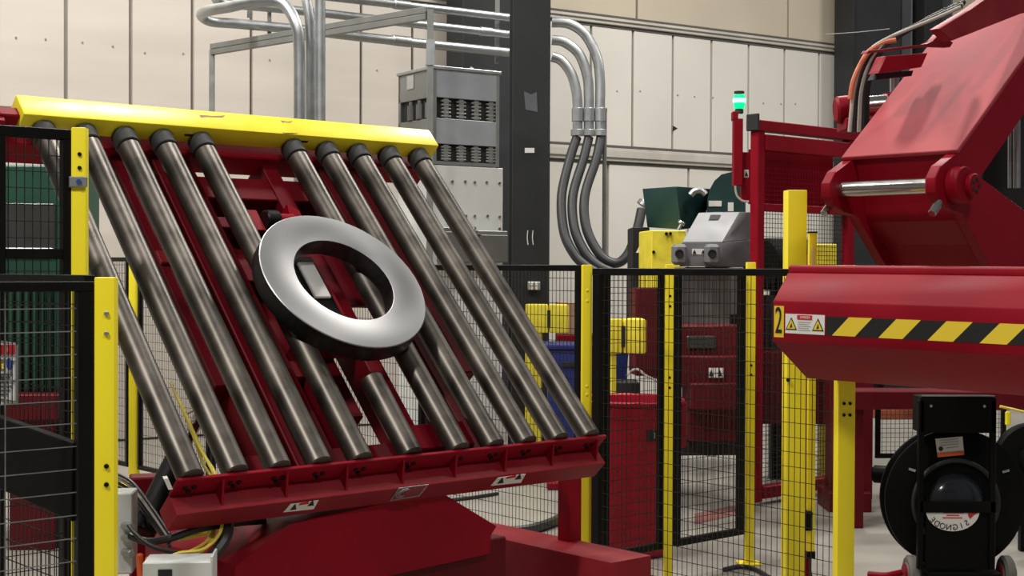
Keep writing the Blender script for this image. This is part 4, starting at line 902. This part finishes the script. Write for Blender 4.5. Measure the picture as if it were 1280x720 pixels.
b = MB(); q = V((P(1138, 712, RY).x, RY-.02, .085)); b.tube([q-X_*.05, q-X_*.13-Zv*.01+V((0, -.02, 0)), q-X_*.2-Zv*.015+V((0, .03, 0))], .016, 10, 5); obj('outrigger', b, 'red', rcart)
for px, py, m in ((1136, 586, 'zinc'), (1253, 590, 'zinc')):
    b = MB(); q = rp(px, py, .01); b.tube([q, q+X_*.03*(1 if px < 1200 else 1)+Zv*.01*(-1 if px < 1200 else 1)+F_*.01], .007, 6, 2); obj('strap_clip', b, m, rcart)
rq = P(1290, 575, 7.9); r2 = thing('strapping_reel', 'second dark reel partly hidden at the right edge behind the black cart', 'reel', V((rq.x, 7.9, 0)))
b = MB(); b.lathe(rq, F_, [(0, -.05), (.2, -.05), (.2, .0), (.19, .01), (.08, .012), (.07, .05), (0, .055)], 40); obj('disc', b, 'reel', r2)
b = MB(); b.box(wframe(V((rq.x-.04, 7.95, 0))), 0, .08, 0, .05, 0, rq.z, .004); obj('stand', b, 'reel', r2)

# ------------------------------------------------------------------ green machine at the far left
gm = thing('green_machine', 'green machine cabinet with smoked panel behind the left mesh panels', 'machine', V((P(20, 500, 8.0).x, 8.1, 0)))
b = MB(); pxb(b, -60, 80, 206, 494, 8.0, .8, .05, .01); obj('cabinet', b, 'green', gm)
b = MB(); pxb(b, -50, 66, 254, 312, 7.97, .04, .05, .006); obj('smoked_panel', b, 'window', gm)
b = MB(); pxb(b, -50, 64, 310, 315, 7.94, .04, .05, .003); obj('panel_sill', b, 'zinc', gm)
for k in range(9):
    b = MB(); x = -8+k*9.6; pxb(b, x, x+4, 352, 488, 7.96, .05, .05, .004); obj('rib', b, 'green', gm)
b = MB(); fr, w, h = pxframe(-60, 90, 494, 700, 7.8, .05); b.box(fr, 0, w, 0, .9, h-.14, h, .006); obj('base_beam', b, 'red_shaded', gm)
b = MB(); b.box(fr, w-.36, w-.12, .05, .5, -fr(0, 0, 0).z, h-.14, .006); obj('base_leg', b, 'red_shaded', gm)
b = MB(); b.box(fr, w-.75, w-.55, .05, .5, -fr(0, 0, 0).z, h-.14, .006); obj('base_leg', b, 'red_shaded', gm)
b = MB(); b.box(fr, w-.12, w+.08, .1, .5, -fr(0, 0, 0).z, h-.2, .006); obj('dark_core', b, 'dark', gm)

# floor things seen through the fence
cable('floor_hose', [atz(612, 665, .03), atz(640, 664, .03), atz(668, 660, .03), atz(700, 648, .03), atz(722, 632, .03)], .03, 'hose', 'dark hose curving over the floor behind the fence right of the pedestal', 'hose')
cable('floor_cable', [atz(565, 625, .012), atz(590, 622, .012), atz(622, 617, .012)], .012, 'cable_k', 'thin black cable on the floor behind the fence under the table')
b = MB(); q = atz(690, 613, .0); b.box(wframe(q, .1), -.03, .3, 0, .08, 0, .05, .005); tag(obj('red_floor_bar', b, 'red'), 'short red bar lying on the floor behind the fence', 'bar')
b = MB()
ps = [atz(868, 655, .003), atz(935, 640, .003), atz(935, 628, .003), atz(868, 642, .003)]; b.prism(ps, Zv*-.002)
fm = obj('floor_marking', b, 'faded'); tag(fm, 'faded red line painted on the floor behind the gate panels', 'floor marking')
cable('floor_cable', [atz(905, 712, .012), atz(925, 708, .012), atz(945, 712, .012), atz(962, 722, .012)], .012, 'cable_k', 'black cable curving over the floor beside the slim yellow post foot')
